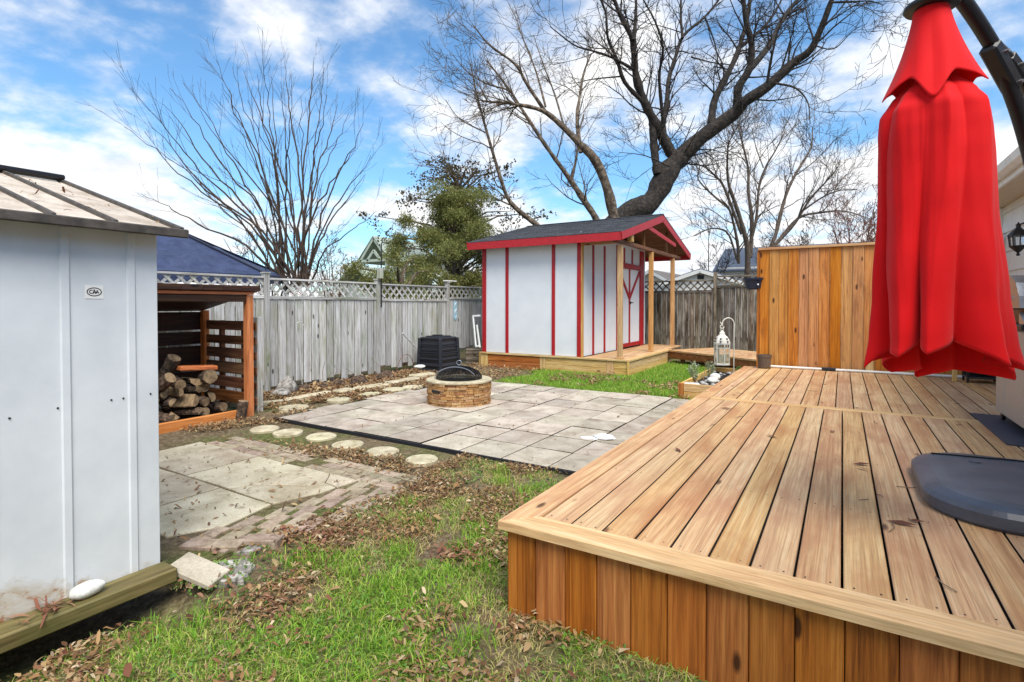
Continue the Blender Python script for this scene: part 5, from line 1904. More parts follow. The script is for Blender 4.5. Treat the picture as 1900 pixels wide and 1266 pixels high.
MB().lathe([(.132, .29), (.135, .30), (.135, .315), (.12, .325)], 6, (lx, ly, 0)).build('base', M['lantern_white'], ln)
for k_ in range(6):
    a = 2 * PI * k_ / 6
    t = MB()
    beam(t, (lx + .120 * math.cos(a), ly + .120 * math.sin(a), .32), (lx + .128 * math.cos(a), ly + .128 * math.sin(a), .66), .018, .018, .002)
    t.build('cage_bar', M['lantern_white'], ln)
    a2 = a + PI / 6
    t = MB()
    w_ = .108
    c_ = Vector((lx + w_ * math.cos(a2), ly + w_ * math.sin(a2), .5))
    tg = Vector((-math.sin(a2), math.cos(a2), 0))
    t.quad(c_ - tg * .052 - Vector((0, 0, .165)), c_ + tg * .052 - Vector((0, 0, .165)), c_ + tg * .052 + Vector((0, 0, .10)), c_ - tg * .052 + Vector((0, 0, .10)))
    t.build('pane', M['glass'], ln)
hexring(.136, .655, .022, .022).build('upper_band', M['lantern_white'], ln)
hexring(.130, .585, .016, .012).build('upper_band', M['lantern_white'], ln)
ln_roof = MB().lathe([(.142, .678), (.135, .69), (.125, .73), (.095, .785), (.055, .82), (.045, .86), (.025, .885), (.012, .90)], 6, (lx, ly, 0)).build('roof', M['lantern_white'], ln)
for k_ in range(6):
    a = 2 * PI * k_ / 6 + PI / 6
    for rr, z_ in ((.115, .705), (.100, .755)):
        t = MB()
        t.tube([(lx + (rr + .004) * math.cos(a), ly + (rr + .004) * math.sin(a), z_), (lx + (rr + .012) * math.cos(a), ly + (rr + .012) * math.sin(a), z_ + .006)], .016, 6)
        t.build('pierced_hole', M['ink'], ln_roof)
MB().tube([(lx + .022 * math.cos(a), ly + .014 * math.cos(a), .918 + .022 * math.sin(a)) for a in [2 * PI * i / 12 for i in range(13)]], .005, 5).build('ring', M['lantern_white'], ln)
MB().lathe([(.052, .326), (.052, .46), (.045, .475), (.01, .468)], 18, (lx, ly, 0)).build('candle', M['wax'], ln, smooth=False)

# ================================================================ pots
hpz = thing('hanging_planter', 'navy blue half-round planter fixed to the privacy fence edge', 'planter', (-1.15, 8.9, 1.6))
t = MB()
pp = [(.085, 1.585), (.105, 1.60), (.128, 1.73), (.145, 1.735), (.145, 1.765), (.132, 1.765), (.12, 1.73), (.09, 1.62), (.0, 1.62)]
t.lathe(pp, 28, (-1.16, 8.86, 0), close=False)
t.f.append(tuple(reversed(range(28))))
t.build('bowl', M['navy'], hpz)
MB().box(-1.20, -1.10, 8.90, 8.988, 1.66, 1.74, .005).build('bracket', M['black'], hpz)
MB().lathe([(.118, 1.725), (.06, 1.745), (.001, 1.74)], 20, (-1.16, 8.86, 0), close=False).build('soil_fill', M['soil'], hpz)
t = MB()
t.tube([(-1.16 + .13 * .6, 8.86 - .13 * .82, 1.66), (-1.16 + .14 * .6, 8.86 - .14 * .82, 1.66)], .012, 8)
t.build('button', M['white'], hpz)
bp = thing('flower_pot', 'empty taupe flower pot standing on the deck corner by the privacy fence', 'pot', (-1.0, 8.82, DZ))
t = MB().lathe([(.075, DZ + .003), (.085, DZ + .02), (.098, DZ + .17), (.106, DZ + .172), (.106, DZ + .205), (.095, DZ + .205), (.088, DZ + .15), (.001, DZ + .14)], 28, (-.99, 8.80, 0), close=False)
t.f.append(tuple(reversed(range(28))))
t.build('bowl', M['pot_brown'], bp)
MB().lathe([(.090, DZ + .16), (.001, DZ + .165)], 20, (-.99, 8.80, 0), close=False).build('soil_fill', M['soil'], bp)

# ================================================================ melting snow on the pavers
sn = thing('snow_patch', 'small white patch of leftover snow on the pavers', 'snow', (-2.03, 4.98, .03))
o = rock(-2.0, 4.99, .032, .11, (1.05, .75, .30), 8, 'clump', plain('old_snow', (.86, .87, .9), (.8, .82, .86), 30, .7, bstr=.5), sn, sub=3, amp=.5)
o = rock(-2.13, 4.90, .029, .06, (1.3, .7, .2), 9, 'clump', o.data.materials[0], sn, sub=3, amp=.5)

# ================================================================ litter on the deck
db = random.Random(12)
for i in range(26):
    x, y = db.uniform(-1.0, 1.6), db.uniform(2.2, 7.0)
    if i < 8:
        x, y = db.uniform(.05, .4), db.uniform(2.75, 3.9)
    a = db.uniform(0, 6.28)
    L = db.uniform(.02, .06)
    t = MB()
    c_ = Vector((x, y, DZ + .006))
    u = Vector((math.cos(a), math.sin(a), 0))
    w_ = Vector((-u.y, u.x, 0))
    if i % 2:
        t.tube([c_ - u * L, c_ + w_ * L * .25 + Vector((0, 0, .002)), c_ + u * L], .0022, 4)
        tag(t.build('twig', M['bark_tan']), 'tiny dry twig lying on the deck boards', 'twig', 'twigs on the deck')
    else:
        t.add([c_ - u * L, c_ + w_ * L * .35 + Vector((0, 0, .008)), c_ - w_ * L * .3 + Vector((0, 0, .003)), c_ + u * L + Vector((0, 0, .006))], [(0, 1, 2), (1, 3, 2)])
        tag(t.build('fallen_leaf', M['leaf_brown']), 'curled dry leaf lying on the deck boards', 'leaf', 'leaves on the deck')

# ================================================================ trees: limb centre lines (x, y, z, radius) in metres
BIG_LIMBS = [
    [(-7.61,18.26,3.26,0.488),(-7.18,18.55,4.13,0.456),(-6.66,18.88,4.69,0.425),(-5.97,19.32,5.13,0.394),(-5.49,19.64,6.17,0.362),(-5.06,19.92,6.78,0.331)],
    [(-5.13,19.87,6.7,0.279),(-4.32,20.0,7.4,0.25),(-3.32,20.24,8.09,0.221),(-2.95,20.08,8.38,0.194),(-2.25,20.13,8.77,0.167),(-1.47,20.23,9.43,0.142),(-0.98,20.15,9.69,0.117),(-0.64,19.98,10.31,0.093),(-0.29,19.82,11.19,0.069),(0.12,19.69,11.66,0.047)],
    [(-3.25,20.48,8.3,0.156),(-3.19,20.34,9.0,0.138),(-2.85,20.36,9.59,0.12),(-2.76,20.24,10.35,0.102),(-2.9,19.97,11.08,0.085),(-3.0,19.73,12.05,0.068),(-3.09,19.5,12.92,0.051)],
    [(-2.9,20.49,9.57,0.121),(-2.32,21.37,10.7,0.101),(-1.97,22.11,11.87,0.081),(-1.49,22.93,12.9,0.059),(-0.79,23.89,14.16,0.037)],
    [(-4.12,20.41,7.93,0.146),(-4.07,20.74,8.88,0.128),(-3.75,21.24,9.86,0.109),(-3.42,21.75,10.95,0.091),(-3.16,22.22,12.43,0.071),(-3.1,22.57,13.85,0.052)],
    [(-3.39,22.1,11.22,0.066),(-2.67,23.0,12.19,0.053),(-2.24,23.71,13.23,0.04),(-1.97,24.34,14.4,0.027)],
    [(-5.35,19.74,6.83,0.195),(-5.78,19.24,7.84,0.172),(-6.05,18.84,8.5,0.15),(-6.26,18.47,9.34,0.128),(-6.28,18.22,10.17,0.107),(-6.29,17.98,10.64,0.086),(-6.56,17.57,11.27,0.065),(-6.77,17.2,12.11,0.045)],
    [(-6.2,17.99,10.46,0.072),(-6.19,18.13,11.26,0.053),(-6.2,18.27,12.47,0.033)],
    [(-5.57,19.73,7.29,0.119),(-5.75,19.95,8.0,0.108),(-5.71,20.31,8.9,0.097),(-5.72,20.65,10.0,0.085),(-5.59,21.07,10.95,0.073),(-5.4,21.53,11.92,0.06),(-4.75,22.27,12.81,0.048),(-4.17,22.97,13.92,0.035)],
    [(-5.37,21.24,11.69,0.059),(-5.47,21.37,12.61,0.045),(-5.51,21.55,13.91,0.03)],
    [(-5.65,19.69,7.99,0.07),(-5.67,19.37,8.93,0.06),(-5.63,19.08,9.59,0.05),(-5.45,18.88,10.39,0.041),(-5.61,18.47,11.16,0.032),(-5.87,17.99,11.75,0.023)],
    [(-6.1,18.72,8.55,0.081),(-6.56,18.09,9.15,0.069),(-6.69,17.68,9.81,0.058),(-6.85,17.24,10.4,0.047),(-6.81,16.92,11.12,0.036),(-6.98,16.48,11.66,0.025)],
    [(-6.3,18.15,9.57,0.053),(-6.77,17.45,9.8,0.043),(-7.19,16.78,9.86,0.034),(-7.58,16.13,9.89,0.024),(-8.09,15.41,10.31,0.015)],
    [(-5.73,19.25,6.08,0.165),(-5.83,19.21,6.86,0.149),(-5.89,19.19,7.68,0.133),(-5.93,19.17,8.06,0.117)],
    [(-2.2,19.73,8.74,0.051),(-2.08,19.5,9.33,0.041),(-1.89,19.32,10.06,0.031),(-1.67,19.15,10.61,0.021)],
    [(-1.93,19.54,8.61,0.038),(-1.34,19.43,8.29,0.03),(-0.98,19.17,7.68,0.022),(-0.89,18.73,6.88,0.015)],
    [(-5.28,19.18,6.26,0.027),(-5.77,18.0,6.44,0.018),(-6.27,16.81,6.35,0.009)],
    [(-5.16,21.71,11.09,0.03),(-4.32,21.99,10.77,0.022),(-3.5,22.26,10.59,0.015)],
    [(-4.7,22.03,12.64,0.038),(-4.35,22.1,11.61,0.03),(-4.2,22.06,10.72,0.022)],
    [(-0.85,19.41,9.52,0.021),(-0.3,19.43,9.28,0.017),(0.19,19.43,9.7,0.013),(0.55,19.34,9.78,0.009)],
    [(-0.62,19.32,10.02,0.03),(-0.12,18.99,10.09,0.02),(0.35,18.63,10.14,0.011)],
    [(-0.37,19.25,10.64,0.035),(0.12,19.0,10.39,0.027),(0.59,18.74,10.15,0.018),(0.91,18.38,9.77,0.011)]]
LEFT_LIMBS = [
    [(-6.17,16.8,3.06,0.194),(-6.29,16.45,4.04,0.171),(-6.39,16.12,4.99,0.149),(-6.63,15.69,5.87,0.127),(-7.03,15.16,6.41,0.106),(-7.37,14.67,6.86,0.086),(-7.71,14.16,7.17,0.066),(-8.28,13.52,7.27,0.046),(-8.92,12.83,7.26,0.028)],
    [(-6.63,16.29,3.51,0.124),(-6.76,16.01,4.13,0.108),(-7.01,15.64,4.67,0.093),(-7.32,15.24,5.31,0.079),(-7.75,14.77,6.08,0.064),(-8.17,14.31,6.9,0.05),(-8.64,13.82,7.85,0.036),(-9.13,13.32,8.67,0.023)],
    [(-7.13,15.68,6.2,0.067),(-7.35,15.86,7.35,0.057),(-7.4,16.14,8.06,0.047),(-7.39,16.46,9.03,0.036),(-7.28,16.84,9.82,0.026)],
    [(-7.77,14.49,7.24,0.058),(-8.13,13.95,8.0,0.047),(-8.28,13.55,8.45,0.037),(-8.77,12.93,8.88,0.026),(-9.02,12.46,9.32,0.016)],
    [(-8.02,14.5,3.78,0.077),(-8.64,13.89,4.46,0.064),(-8.8,13.57,5.16,0.052),(-9.05,13.21,6.46,0.04),(-9.2,12.9,7.51,0.028),(-9.25,12.65,8.34,0.017)],
    [(-7.62,14.22,7.28,0.034),(-8.04,14.38,8.49,0.027),(-8.59,14.46,9.75,0.02),(-8.97,14.64,10.61,0.012)],
    [(-7.4,15.06,6.83,0.036),(-7.88,15.34,8.05,0.028),(-8.43,15.57,9.25,0.021),(-8.94,15.82,10.43,0.013)],
    [(-7.37,15.52,5.29,0.043),(-7.39,15.91,6.14,0.035),(-7.47,16.27,7.02,0.027),(-7.48,16.67,7.77,0.019)],
    [(-8.54,13.67,7.78,0.026),(-8.96,13.02,7.85,0.021),(-9.24,12.46,8.06,0.016),(-9.38,11.98,8.38,0.011)],
    [(-8.93,13.04,6.39,0.022),(-9.35,12.26,6.66,0.015),(-9.41,11.7,7.03,0.008)],
    [(-8.67,13.87,4.4,0.029),(-9.38,13.0,4.83,0.023),(-9.88,12.27,5.24,0.017),(-10.0,11.77,5.35,0.011)]]
BUSH_STEMS = [
    [(-10.3,7.28,1.74,0.018),(-10.52,7.08,3.42,0.015),(-10.83,6.81,4.86,0.011),(-11.14,6.55,5.84,0.007),(-11.29,6.37,6.52,0.003)],
    [(-10.34,7.25,1.74,0.018),(-10.49,7.1,3.37,0.014),(-10.71,6.9,4.77,0.01),(-10.91,6.7,5.72,0.007),(-11.01,6.56,6.38,0.003)],
    [(-9.9,7.52,1.74,0.027),(-10.36,7.52,3.4,0.022),(-10.92,7.46,4.9,0.016),(-11.49,7.37,5.98,0.01),(-11.92,7.37,6.82,0.004)],
    [(-10.31,7.27,1.74,0.024),(-10.27,7.11,3.31,0.018),(-10.28,6.93,4.62,0.013),(-10.27,6.74,5.48,0.008),(-10.2,6.59,6.06,0.003)],
    [(-10.33,7.25,1.74,0.018),(-10.23,7.08,3.4,0.014),(-10.15,6.89,4.8,0.01),(-10.06,6.7,5.69,0.007),(-9.92,6.53,6.29,0.003)],
    [(-9.9,7.53,1.74,0.028),(-10.22,7.65,3.45,0.022),(-10.57,7.75,5.02,0.016),(-10.93,7.84,6.16,0.01),(-11.24,7.96,7.04,0.004)],
    [(-9.97,7.48,1.74,0.019),(-9.86,7.4,3.17,0.015),(-9.75,7.31,4.34,0.011),(-9.64,7.22,5.11,0.007),(-9.52,7.12,5.64,0.003)],
    [(-10.07,7.42,1.74,0.026),(-10.27,7.67,3.49,0.021),(-10.43,7.93,5.11,0.016),(-10.59,8.19,6.3,0.01),(-10.78,8.43,7.24,0.004)],
    [(-9.93,7.51,1.74,0.018),(-9.94,7.63,3.4,0.015),(-9.92,7.77,4.87,0.011),(-9.9,7.91,5.9,0.007),(-9.91,8.02,6.67,0.004)],
    [(-10.05,7.43,1.74,0.023),(-9.73,7.36,3.16,0.018),(-9.37,7.3,4.3,0.013),(-9.02,7.23,5.03,0.008),(-8.72,7.12,5.51,0.003)],
    [(-10.16,7.36,1.74,0.018),(-10.24,7.75,3.14,0.015),(-10.22,8.2,4.37,0.011),(-10.18,8.65,5.29,0.008),(-10.26,9.02,6.03,0.004)],
    [(-9.93,7.5,1.74,0.024),(-9.57,7.56,3.0,0.019),(-9.13,7.67,3.99,0.013),(-8.7,7.76,4.64,0.008),(-8.4,7.77,5.08,0.003)],
    [(-9.91,7.52,1.74,0.024),(-9.93,7.88,2.72,0.02),(-9.85,8.31,3.48,0.015),(-9.75,8.74,4.04,0.009),(-9.78,9.1,4.48,0.004)],
    [(-9.94,7.5,1.74,0.024),(-9.63,7.63,2.8,0.018),(-9.21,7.83,3.61,0.013),(-8.8,8.01,4.15,0.008),(-8.54,8.1,4.53,0.003)],
    [(-10.09,7.41,1.74,0.023),(-10.74,6.71,3.08,0.017),(-11.52,5.93,3.89,0.012),(-11.84,5.42,4.48,0.008),(-12.07,4.97,4.86,0.003)],
    [(-10.26,7.3,1.74,0.027),(-10.65,6.66,3.19,0.021),(-11.14,5.94,4.07,0.014),(-11.24,5.46,4.69,0.009),(-11.26,5.03,5.07,0.003)],
    [(-10.41,7.21,1.74,0.025),(-10.93,6.71,3.13,0.019),(-11.57,6.12,4.0,0.014),(-11.86,5.75,4.65,0.008),(-12.09,5.41,5.09,0.003)],
    [(-10.13,7.38,1.74,0.023),(-10.67,6.93,3.39,0.018),(-11.33,6.4,4.47,0.013),(-11.65,6.07,5.29,0.008),(-11.93,5.76,5.86,0.003)],
    [(-9.86,7.55,1.74,0.02),(-10.46,7.13,3.44,0.015),(-11.19,6.62,4.57,0.011),(-11.59,6.31,5.44,0.007),(-11.93,6.02,6.06,0.003)],
    [(-10.32,7.27,1.74,0.025),(-10.51,6.97,3.07,0.019),(-10.8,6.59,4.14,0.014),(-11.08,6.23,4.83,0.008),(-11.17,5.97,5.31,0.003)],
    [(-10.23,7.32,1.74,0.027),(-10.76,6.85,3.27,0.021),(-11.41,6.3,4.25,0.015),(-11.72,5.96,4.99,0.009),(-11.98,5.64,5.5,0.003)],
    [(-10.11,7.39,1.74,0.029),(-10.14,7.03,3.23,0.022),(-10.25,6.61,4.43,0.015),(-10.33,6.2,5.17,0.009),(-10.25,5.89,5.65,0.003)],
    [(-10.4,7.21,1.74,0.02),(-10.64,7.35,3.35,0.016),(-10.89,7.47,4.8,0.012),(-11.14,7.59,5.85,0.008),(-11.37,7.71,6.65,0.004)],
    [(-10.08,7.41,1.74,0.02),(-10.04,7.31,3.2,0.016),(-10.02,7.18,4.41,0.011),(-10.0,7.06,5.22,0.007),(-9.94,6.95,5.77,0.003)],
    [(-10.33,7.26,1.74,0.023),(-9.99,7.07,3.21,0.017),(-9.63,6.88,4.38,0.012),(-9.27,6.69,5.09,0.007),(-8.93,6.48,5.54,0.003)],
    [(-10.03,7.44,1.74,0.028),(-10.2,7.8,3.2,0.023),(-10.3,8.19,4.51,0.017),(-10.38,8.59,5.49,0.011),(-10.54,8.93,6.27,0.004)],
    [(-10.01,7.46,1.74,0.029),(-10.39,6.79,2.89,0.022),(-10.86,6.06,3.53,0.015),(-10.94,5.56,3.97,0.009),(-10.95,5.11,4.24,0.003)],
    [(-10.27,7.3,1.74,0.029),(-11.24,6.97,2.65,0.023),(-12.41,6.52,3.18,0.017),(-13.21,6.29,3.61,0.01),(-13.98,6.08,3.95,0.004)],
    [(-10.2,7.34,1.74,0.029),(-10.02,7.58,2.89,0.023),(-9.75,7.89,3.82,0.017),(-9.46,8.19,4.47,0.01),(-9.32,8.4,4.95,0.004)],
    [(-9.96,7.49,1.74,0.021),(-9.99,7.21,3.13,0.016),(-10.08,6.88,4.24,0.012),(-10.15,6.56,4.95,0.007),(-10.1,6.32,5.42,0.003)],
    [(-10.18,7.35,1.74,0.019),(-10.33,7.17,3.02,0.015),(-10.56,6.94,4.04,0.011),(-10.77,6.71,4.72,0.007),(-10.87,6.55,5.21,0.003)],
    [(-9.88,7.54,1.74,0.021),(-9.28,7.46,2.41,0.016),(-8.61,7.42,2.77,0.011),(-7.96,7.37,2.98,0.007),(-7.46,7.21,3.11,0.003)],
    [(-10.41,7.21,1.74,0.019),(-11.15,7.04,2.89,0.016),(-12.02,6.78,3.62,0.012),(-12.65,6.68,4.23,0.008),(-13.24,6.58,4.7,0.004)]]
BACK_LIMBS = [
    [(-3.64,26.0,2.56,0.141),(-3.62,25.75,3.84,0.121),(-3.75,25.39,4.7,0.101),(-3.99,24.97,5.68,0.082),(-4.22,24.55,6.57,0.063),(-4.23,24.26,7.44,0.044),(-4.14,24.04,8.28,0.026)],
    [(-3.54,26.08,3.47,0.098),(-3.53,26.36,5.2,0.084),(-3.71,26.51,6.55,0.07),(-3.75,26.74,7.6,0.055),(-4.05,26.82,8.99,0.04),(-4.27,26.94,9.8,0.024)],
    [(-3.6,26.05,3.86,0.075),(-3.31,26.03,5.13,0.064),(-3.18,25.9,6.57,0.053),(-2.9,25.86,7.42,0.042),(-2.56,25.84,8.0,0.031),(-2.17,25.87,8.81,0.02)],
    [(-3.1,26.94,3.25,0.101),(-2.68,27.42,4.47,0.088),(-2.43,27.8,5.84,0.076),(-2.16,28.18,6.88,0.063),(-1.72,28.67,7.94,0.051),(-1.33,29.13,8.81,0.038),(-1.29,29.37,9.83,0.025)],
    [(-2.77,27.16,3.92,0.077),(-1.85,27.31,5.05,0.061),(-1.28,27.24,6.03,0.046),(-0.68,27.19,6.71,0.032),(-0.19,27.06,7.31,0.018)],
    [(-2.6,27.27,4.18,0.072),(-1.75,27.52,5.27,0.058),(-0.85,27.79,5.49,0.045),(0.04,28.05,5.51,0.031),(0.8,28.22,5.21,0.018)],
    [(-1.57,27.35,5.56,0.042),(-0.84,27.42,6.08,0.033),(-0.19,27.43,6.33,0.024),(0.5,27.47,6.32,0.016)],
    [(-3.88,25.89,4.51,0.07),(-4.52,25.25,6.54,0.057),(-4.8,24.79,7.0,0.044),(-5.13,24.3,7.32,0.031),(-5.61,23.71,7.5,0.018)],
    [(-4.04,25.77,3.34,0.052),(-4.34,25.32,4.48,0.043),(-4.73,24.79,4.7,0.034),(-5.1,24.26,4.6,0.026),(-5.47,23.73,4.32,0.018)],
    [(-4.36,25.39,5.65,0.051),(-5.08,25.3,6.36,0.043),(-5.66,25.32,7.08,0.035),(-5.68,25.67,7.76,0.026),(-5.98,25.85,8.38,0.017)],
    [(-3.92,25.37,3.18,0.083),(-3.92,24.96,4.1,0.064),(-4.13,24.42,5.36,0.045),(-4.38,23.85,5.78,0.026)],
    [(-3.08,26.45,7.51,0.033),(-3.44,26.84,8.57,0.024),(-3.69,27.3,9.66,0.015)]]


class Tw:
    """collects many tapered tubes quickly"""
    def __init__(s):
        s.V = []
        s.T = []
        s.n = 0

    def tube(s, pts, rad, k):
        pts = np.asarray(pts, dtype=np.float64)
        m = len(pts)
        tan = np.empty_like(pts)
        tan[1:-1] = pts[2:] - pts[:-2]
        tan[0] = pts[1] - pts[0]
        tan[-1] = pts[-1] - pts[-2]
        tan /= np.linalg.norm(tan, axis=1)[:, None] + 1e-9
        ref = np.array([.31, .93, .2]) if abs(tan[0, 1]) < .8 else np.array([.93, .2, .31])
        a_ = np.cross(tan, ref)
        a_ /= np.linalg.norm(a_, axis=1)[:, None] + 1e-9
        b_ = np.cross(tan, a_)
        an = np.arange(k) * 2 * PI / k
        ring = a_[:, None, :] * np.cos(an)[None, :, None] + b_[:, None, :] * np.sin(an)[None, :, None]
        V_ = (pts[:, None, :] + ring * np.asarray(rad)[:, None, None]).reshape(-1, 3)
        i_ = np.arange(m - 1)[:, None] * k
        j_ = np.arange(k)[None, :]
        j2 = (j_ + 1) % k
        a0, b0 = (i_ + j_).ravel(), (i_ + j2).ravel()
        T_ = np.concatenate([np.stack([a0, b0, b0 + k], 1), np.stack([a0, b0 + k, a0 + k], 1)]) + s.n
        s.V.append(V_)
        s.T.append(T_)
        s.n += len(V_)

    def build(s, name, mat, parent, loc):
        o_ = tri_mesh(name, np.concatenate(s.V), np.concatenate(s.T), mat, parent=parent, loc=loc)
        o_.data.polygons.foreach_set('use_smooth', [True] * len(o_.data.polygons))
        return o_


def curve_pts(p, d_, L, n_, rs_, wob, trop):
    pts = [np.array(p)]
    d_ = np.array(d_, dtype=float)
    for _ in range(n_):
        d_ = d_ + rs_.normal(size=3) * wob
        d_[2] += trop
        d_ /= np.linalg.norm(d_)
        pts.append(pts[-1] + d_ * L / n_)
    return np.array(pts)


def sprout(tw, p, d_, L, r, lev, rs_, P):
    """one side branch and its twigs"""
    n_ = 5 if lev > 0 else 3
    pts = curve_pts(p, d_, L, n_, rs_, P['wob'], P['trop'])
    rad = np.linspace(r, max(r * .3, P['rmin']), n_ + 1)
    tw.tube(pts, rad, 5 if r > .02 else 3)
    if lev <= 0:
        return
    k_ = rs_.integers(P['kmin'], P['kmax'] + 1)
    for q in range(k_):
        f = rs_.uniform(.18, 1.0)
        i_ = min(int(f * n_), n_ - 1)
        pp = pts[i_] + (pts[i_ + 1] - pts[i_]) * (f * n_ - i_)
        dd = pts[i_ + 1] - pts[i_]
        dd /= np.linalg.norm(dd)
        perp = np.cross(dd, rs_.normal(size=3))
        perp /= np.linalg.norm(perp) + 1e-9
        sp_ = rs_.uniform(P['amin'], P['amax'])
        nd = dd * math.cos(sp_) + perp * math.sin(sp_)
        sprout(tw, pp, nd, L * rs_.uniform(.35, .7) * (1.15 - .5 * f), max(P['rmin'], r * (1 - .6 * f) * .55), lev - 1, rs_, P)


def resample(limb, n_):
    a_ = np.array(limb, dtype=float)
    P_ = np.vstack([a_[0] * 2 - a_[1], a_, a_[-1] * 2 - a_[-2]])
    out_ = []
    for i_ in range(1, len(P_) - 2):
        for t_ in np.arange(n_) / n_:
            p0, p1, p2, p3 = P_[i_ - 1:i_ + 3]
            out_.append(.5 * (2 * p1 + (p2 - p0) * t_ + (2 * p0 - 5 * p1 + 4 * p2 - p3) * t_ ** 2 + (3 * p1 - p0 - 3 * p2 + p3) * t_ ** 3))
    out_.append(a_[-1])
    return np.array(out_)


def bare_tree(name, label, limbs, mat, seed_, P, base, nside=10, dens=1.0, twmat=None, trunk_n=1, wob=0.0):
    rs_ = np.random.default_rng(seed_)
    tr = thing(name, label, 'tree', base)
    big_, tw = Tw(), Tw()
    for li, limb in enumerate(limbs):
        q = resample(limb, 4)
        if wob:
            q[1:-1, :3] += rs_.normal(size=(len(q) - 2, 3)) * wob
        rad = np.maximum(q[:, 3] * (1 + .07 * rs_.normal(size=len(q))), .004)
        big_.tube(q[:, :3], rad, nside if q[0, 3] > .05 else 6)
        L = np.linalg.norm(np.diff(q[:, :3], axis=0), axis=1)
        tot = L.sum()
        cnt = int(tot * P['per_m'] * dens)
        for _ in range(cnt):
            f = rs_.uniform(P['from'] if li else .85, 1.0)
            i_ = min(int(f * (len(q) - 1)), len(q) - 2)
            pp = q[i_, :3] + (q[i_ + 1, :3] - q[i_, :3]) * rs_.random()
            dd = q[i_ + 1, :3] - q[i_, :3]
            dd /= np.linalg.norm(dd)
            perp = np.cross(dd, rs_.normal(size=3))
            perp /= np.linalg.norm(perp) + 1e-9
            sp_ = rs_.uniform(P['amin'], P['amax'])
            r_ = min(rad[i_] * .45, P['rmax'])
            sprout(tw, pp, dd * math.cos(sp_) + perp * math.sin(sp_), rs_.uniform(*P['len']), r_, P['lev'], rs_, P)
    big_.build('trunk', mat, tr, base)
    if tw.V:
        tw.build('crown', twmat or mat, tr, base)
    return tr


M['bark_back'] = plain('brown_grey_bark', lin(112, 98, 86), lin(74, 63, 55), 9, 0.9, bstr=0.8, bdist=0.02)
M['bark_stem'] = plain('brown_stem_bark', lin(82, 66, 54), lin(54, 42, 35), 9, 0.9, bstr=0.6, bdist=0.01)
BP = dict(wob=.16, trop=.03, rmin=.006, rmax=.035, kmin=3, kmax=5, amin=.4, amax=1.1, per_m=2.9, len=(.8, 2.3), lev=2)
BP['from'] = .15
bare_tree('maple_tree', 'huge dark bare tree with spreading limbs rising behind the white shed', BIG_LIMBS, M['bark'], 21, BP, (-6.5, 19.6, 0), 12)
LP_ = dict(BP, trop=.06, rmax=.025, per_m=3.0, len=(.7, 1.9), rmin=.0045)
bare_tree('grey_tree', 'grey-barked bare tree leaning left beside the huge dark tree', LEFT_LIMBS, M['bark_grey'], 22, LP_, (-6.3, 17.0, 0), 10)
SP_ = dict(wob=.08, trop=.08, rmin=.0024, rmax=.008, kmin=1, kmax=3, amin=.2, amax=.55, per_m=1.5, len=(.4, 1.1), lev=1)
SP_['from'] = .22
bare_tree('multi_stem_tree', 'bare many-stemmed tree fanning up behind the lattice fence', BUSH_STEMS, M['bark_stem'], 23, SP_, (-9.9, 7.2, 0), 7, wob=.02)
TP_ = dict(BP, trop=.07, rmax=.03, per_m=3.0, len=(.9, 2.6), rmin=.006, kmin=3, kmax=5)
bare_tree('garden_tree', 'round-crowned bare tree behind the privacy fence', BACK_LIMBS, M['bark_back'], 24, TP_, (-3.6, 26, 0), 8)


def small_tree(name, label, x, y, h, spread, n_, seed_, mat, per=2.0, rmin=.006, trop=.1, lev=2, r0=.05):
    rs_ = np.random.default_rng(seed_)
    limbs = []
    for k_ in range(n_):
        a = rs_.uniform(0, 2 * PI)
        q = spread * rs_.uniform(.15, 1)
        hh = h * rs_.uniform(.65, 1) * (1 - .25 * q / spread)
        r_ = r0 * rs_.uniform(.6, 1)
        limbs.append([(x + rs_.normal() * .1, y + rs_.normal() * .1, 0, r_), (x + .25 * q * math.cos(a), y + .25 * q * math.sin(a), hh * .35, r_ * .75),
                      (x + .6 * q * math.cos(a), y + .6 * q * math.sin(a), hh * .7, r_ * .45), (x + q * math.cos(a), y + q * math.sin(a), hh, r_ * .15)])
    P = dict(BP, trop=trop, rmin=rmin, rmax=.018, per_m=per, len=(.4, h * .22), lev=lev, kmin=2, kmax=4)
    P['from'] = .3
    return bare_tree(name, label, limbs, mat, seed_, P, (x, y, 0), 6)


small_tree('bare_shrub', 'twiggy bare tree just behind the blue tarp gazebo', -16.5, 11.0, 4.9, 2.0, 8, 31, M['bark'], 2.2)
small_tree('bare_shrub', 'reddish twiggy shrub behind the many-stemmed tree', -16.0, 13.2, 3.4, 1.9, 14, 32, M['rust_twig'], 3.6)
small_tree('bare_shrub', 'thin bare sapling beside the sage playhouse', -13.2, 11.1, 4.2, 1.0, 6, 33, M['bark_grey'], 2.2)
small_tree('bare_shrub', 'slender bare sapling over the white outbuilding', -5.2, 25.5, 5.6, .9, 5, 34, M['bark'], 2.0, .008)
small_tree('bare_shrub', 'brown twiggy thicket showing above the right of the privacy fence', .4, 27.5, 6.6, 3.4, 18, 35, M['rust_twig'], 2.4, .008)
small_tree('bare_shrub', 'brown twiggy bush above the middle of the privacy fence', -1.6, 25.5, 5.2, 2.2, 14, 36, M['bark_grey'], 2.6, .008)
small_tree('bare_shrub', 'low twiggy bush seen past the shed porch roof', -9.2, 26, 5.6, 2.2, 12, 37, M['bark_grey'], 2.4, .008)
small_tree('bare_shrub', 'thin bare bush between cedar and huge tree', -10.6, 18.0, 4.8, 2.0, 12, 38, M['bark_grey'], 2.6)

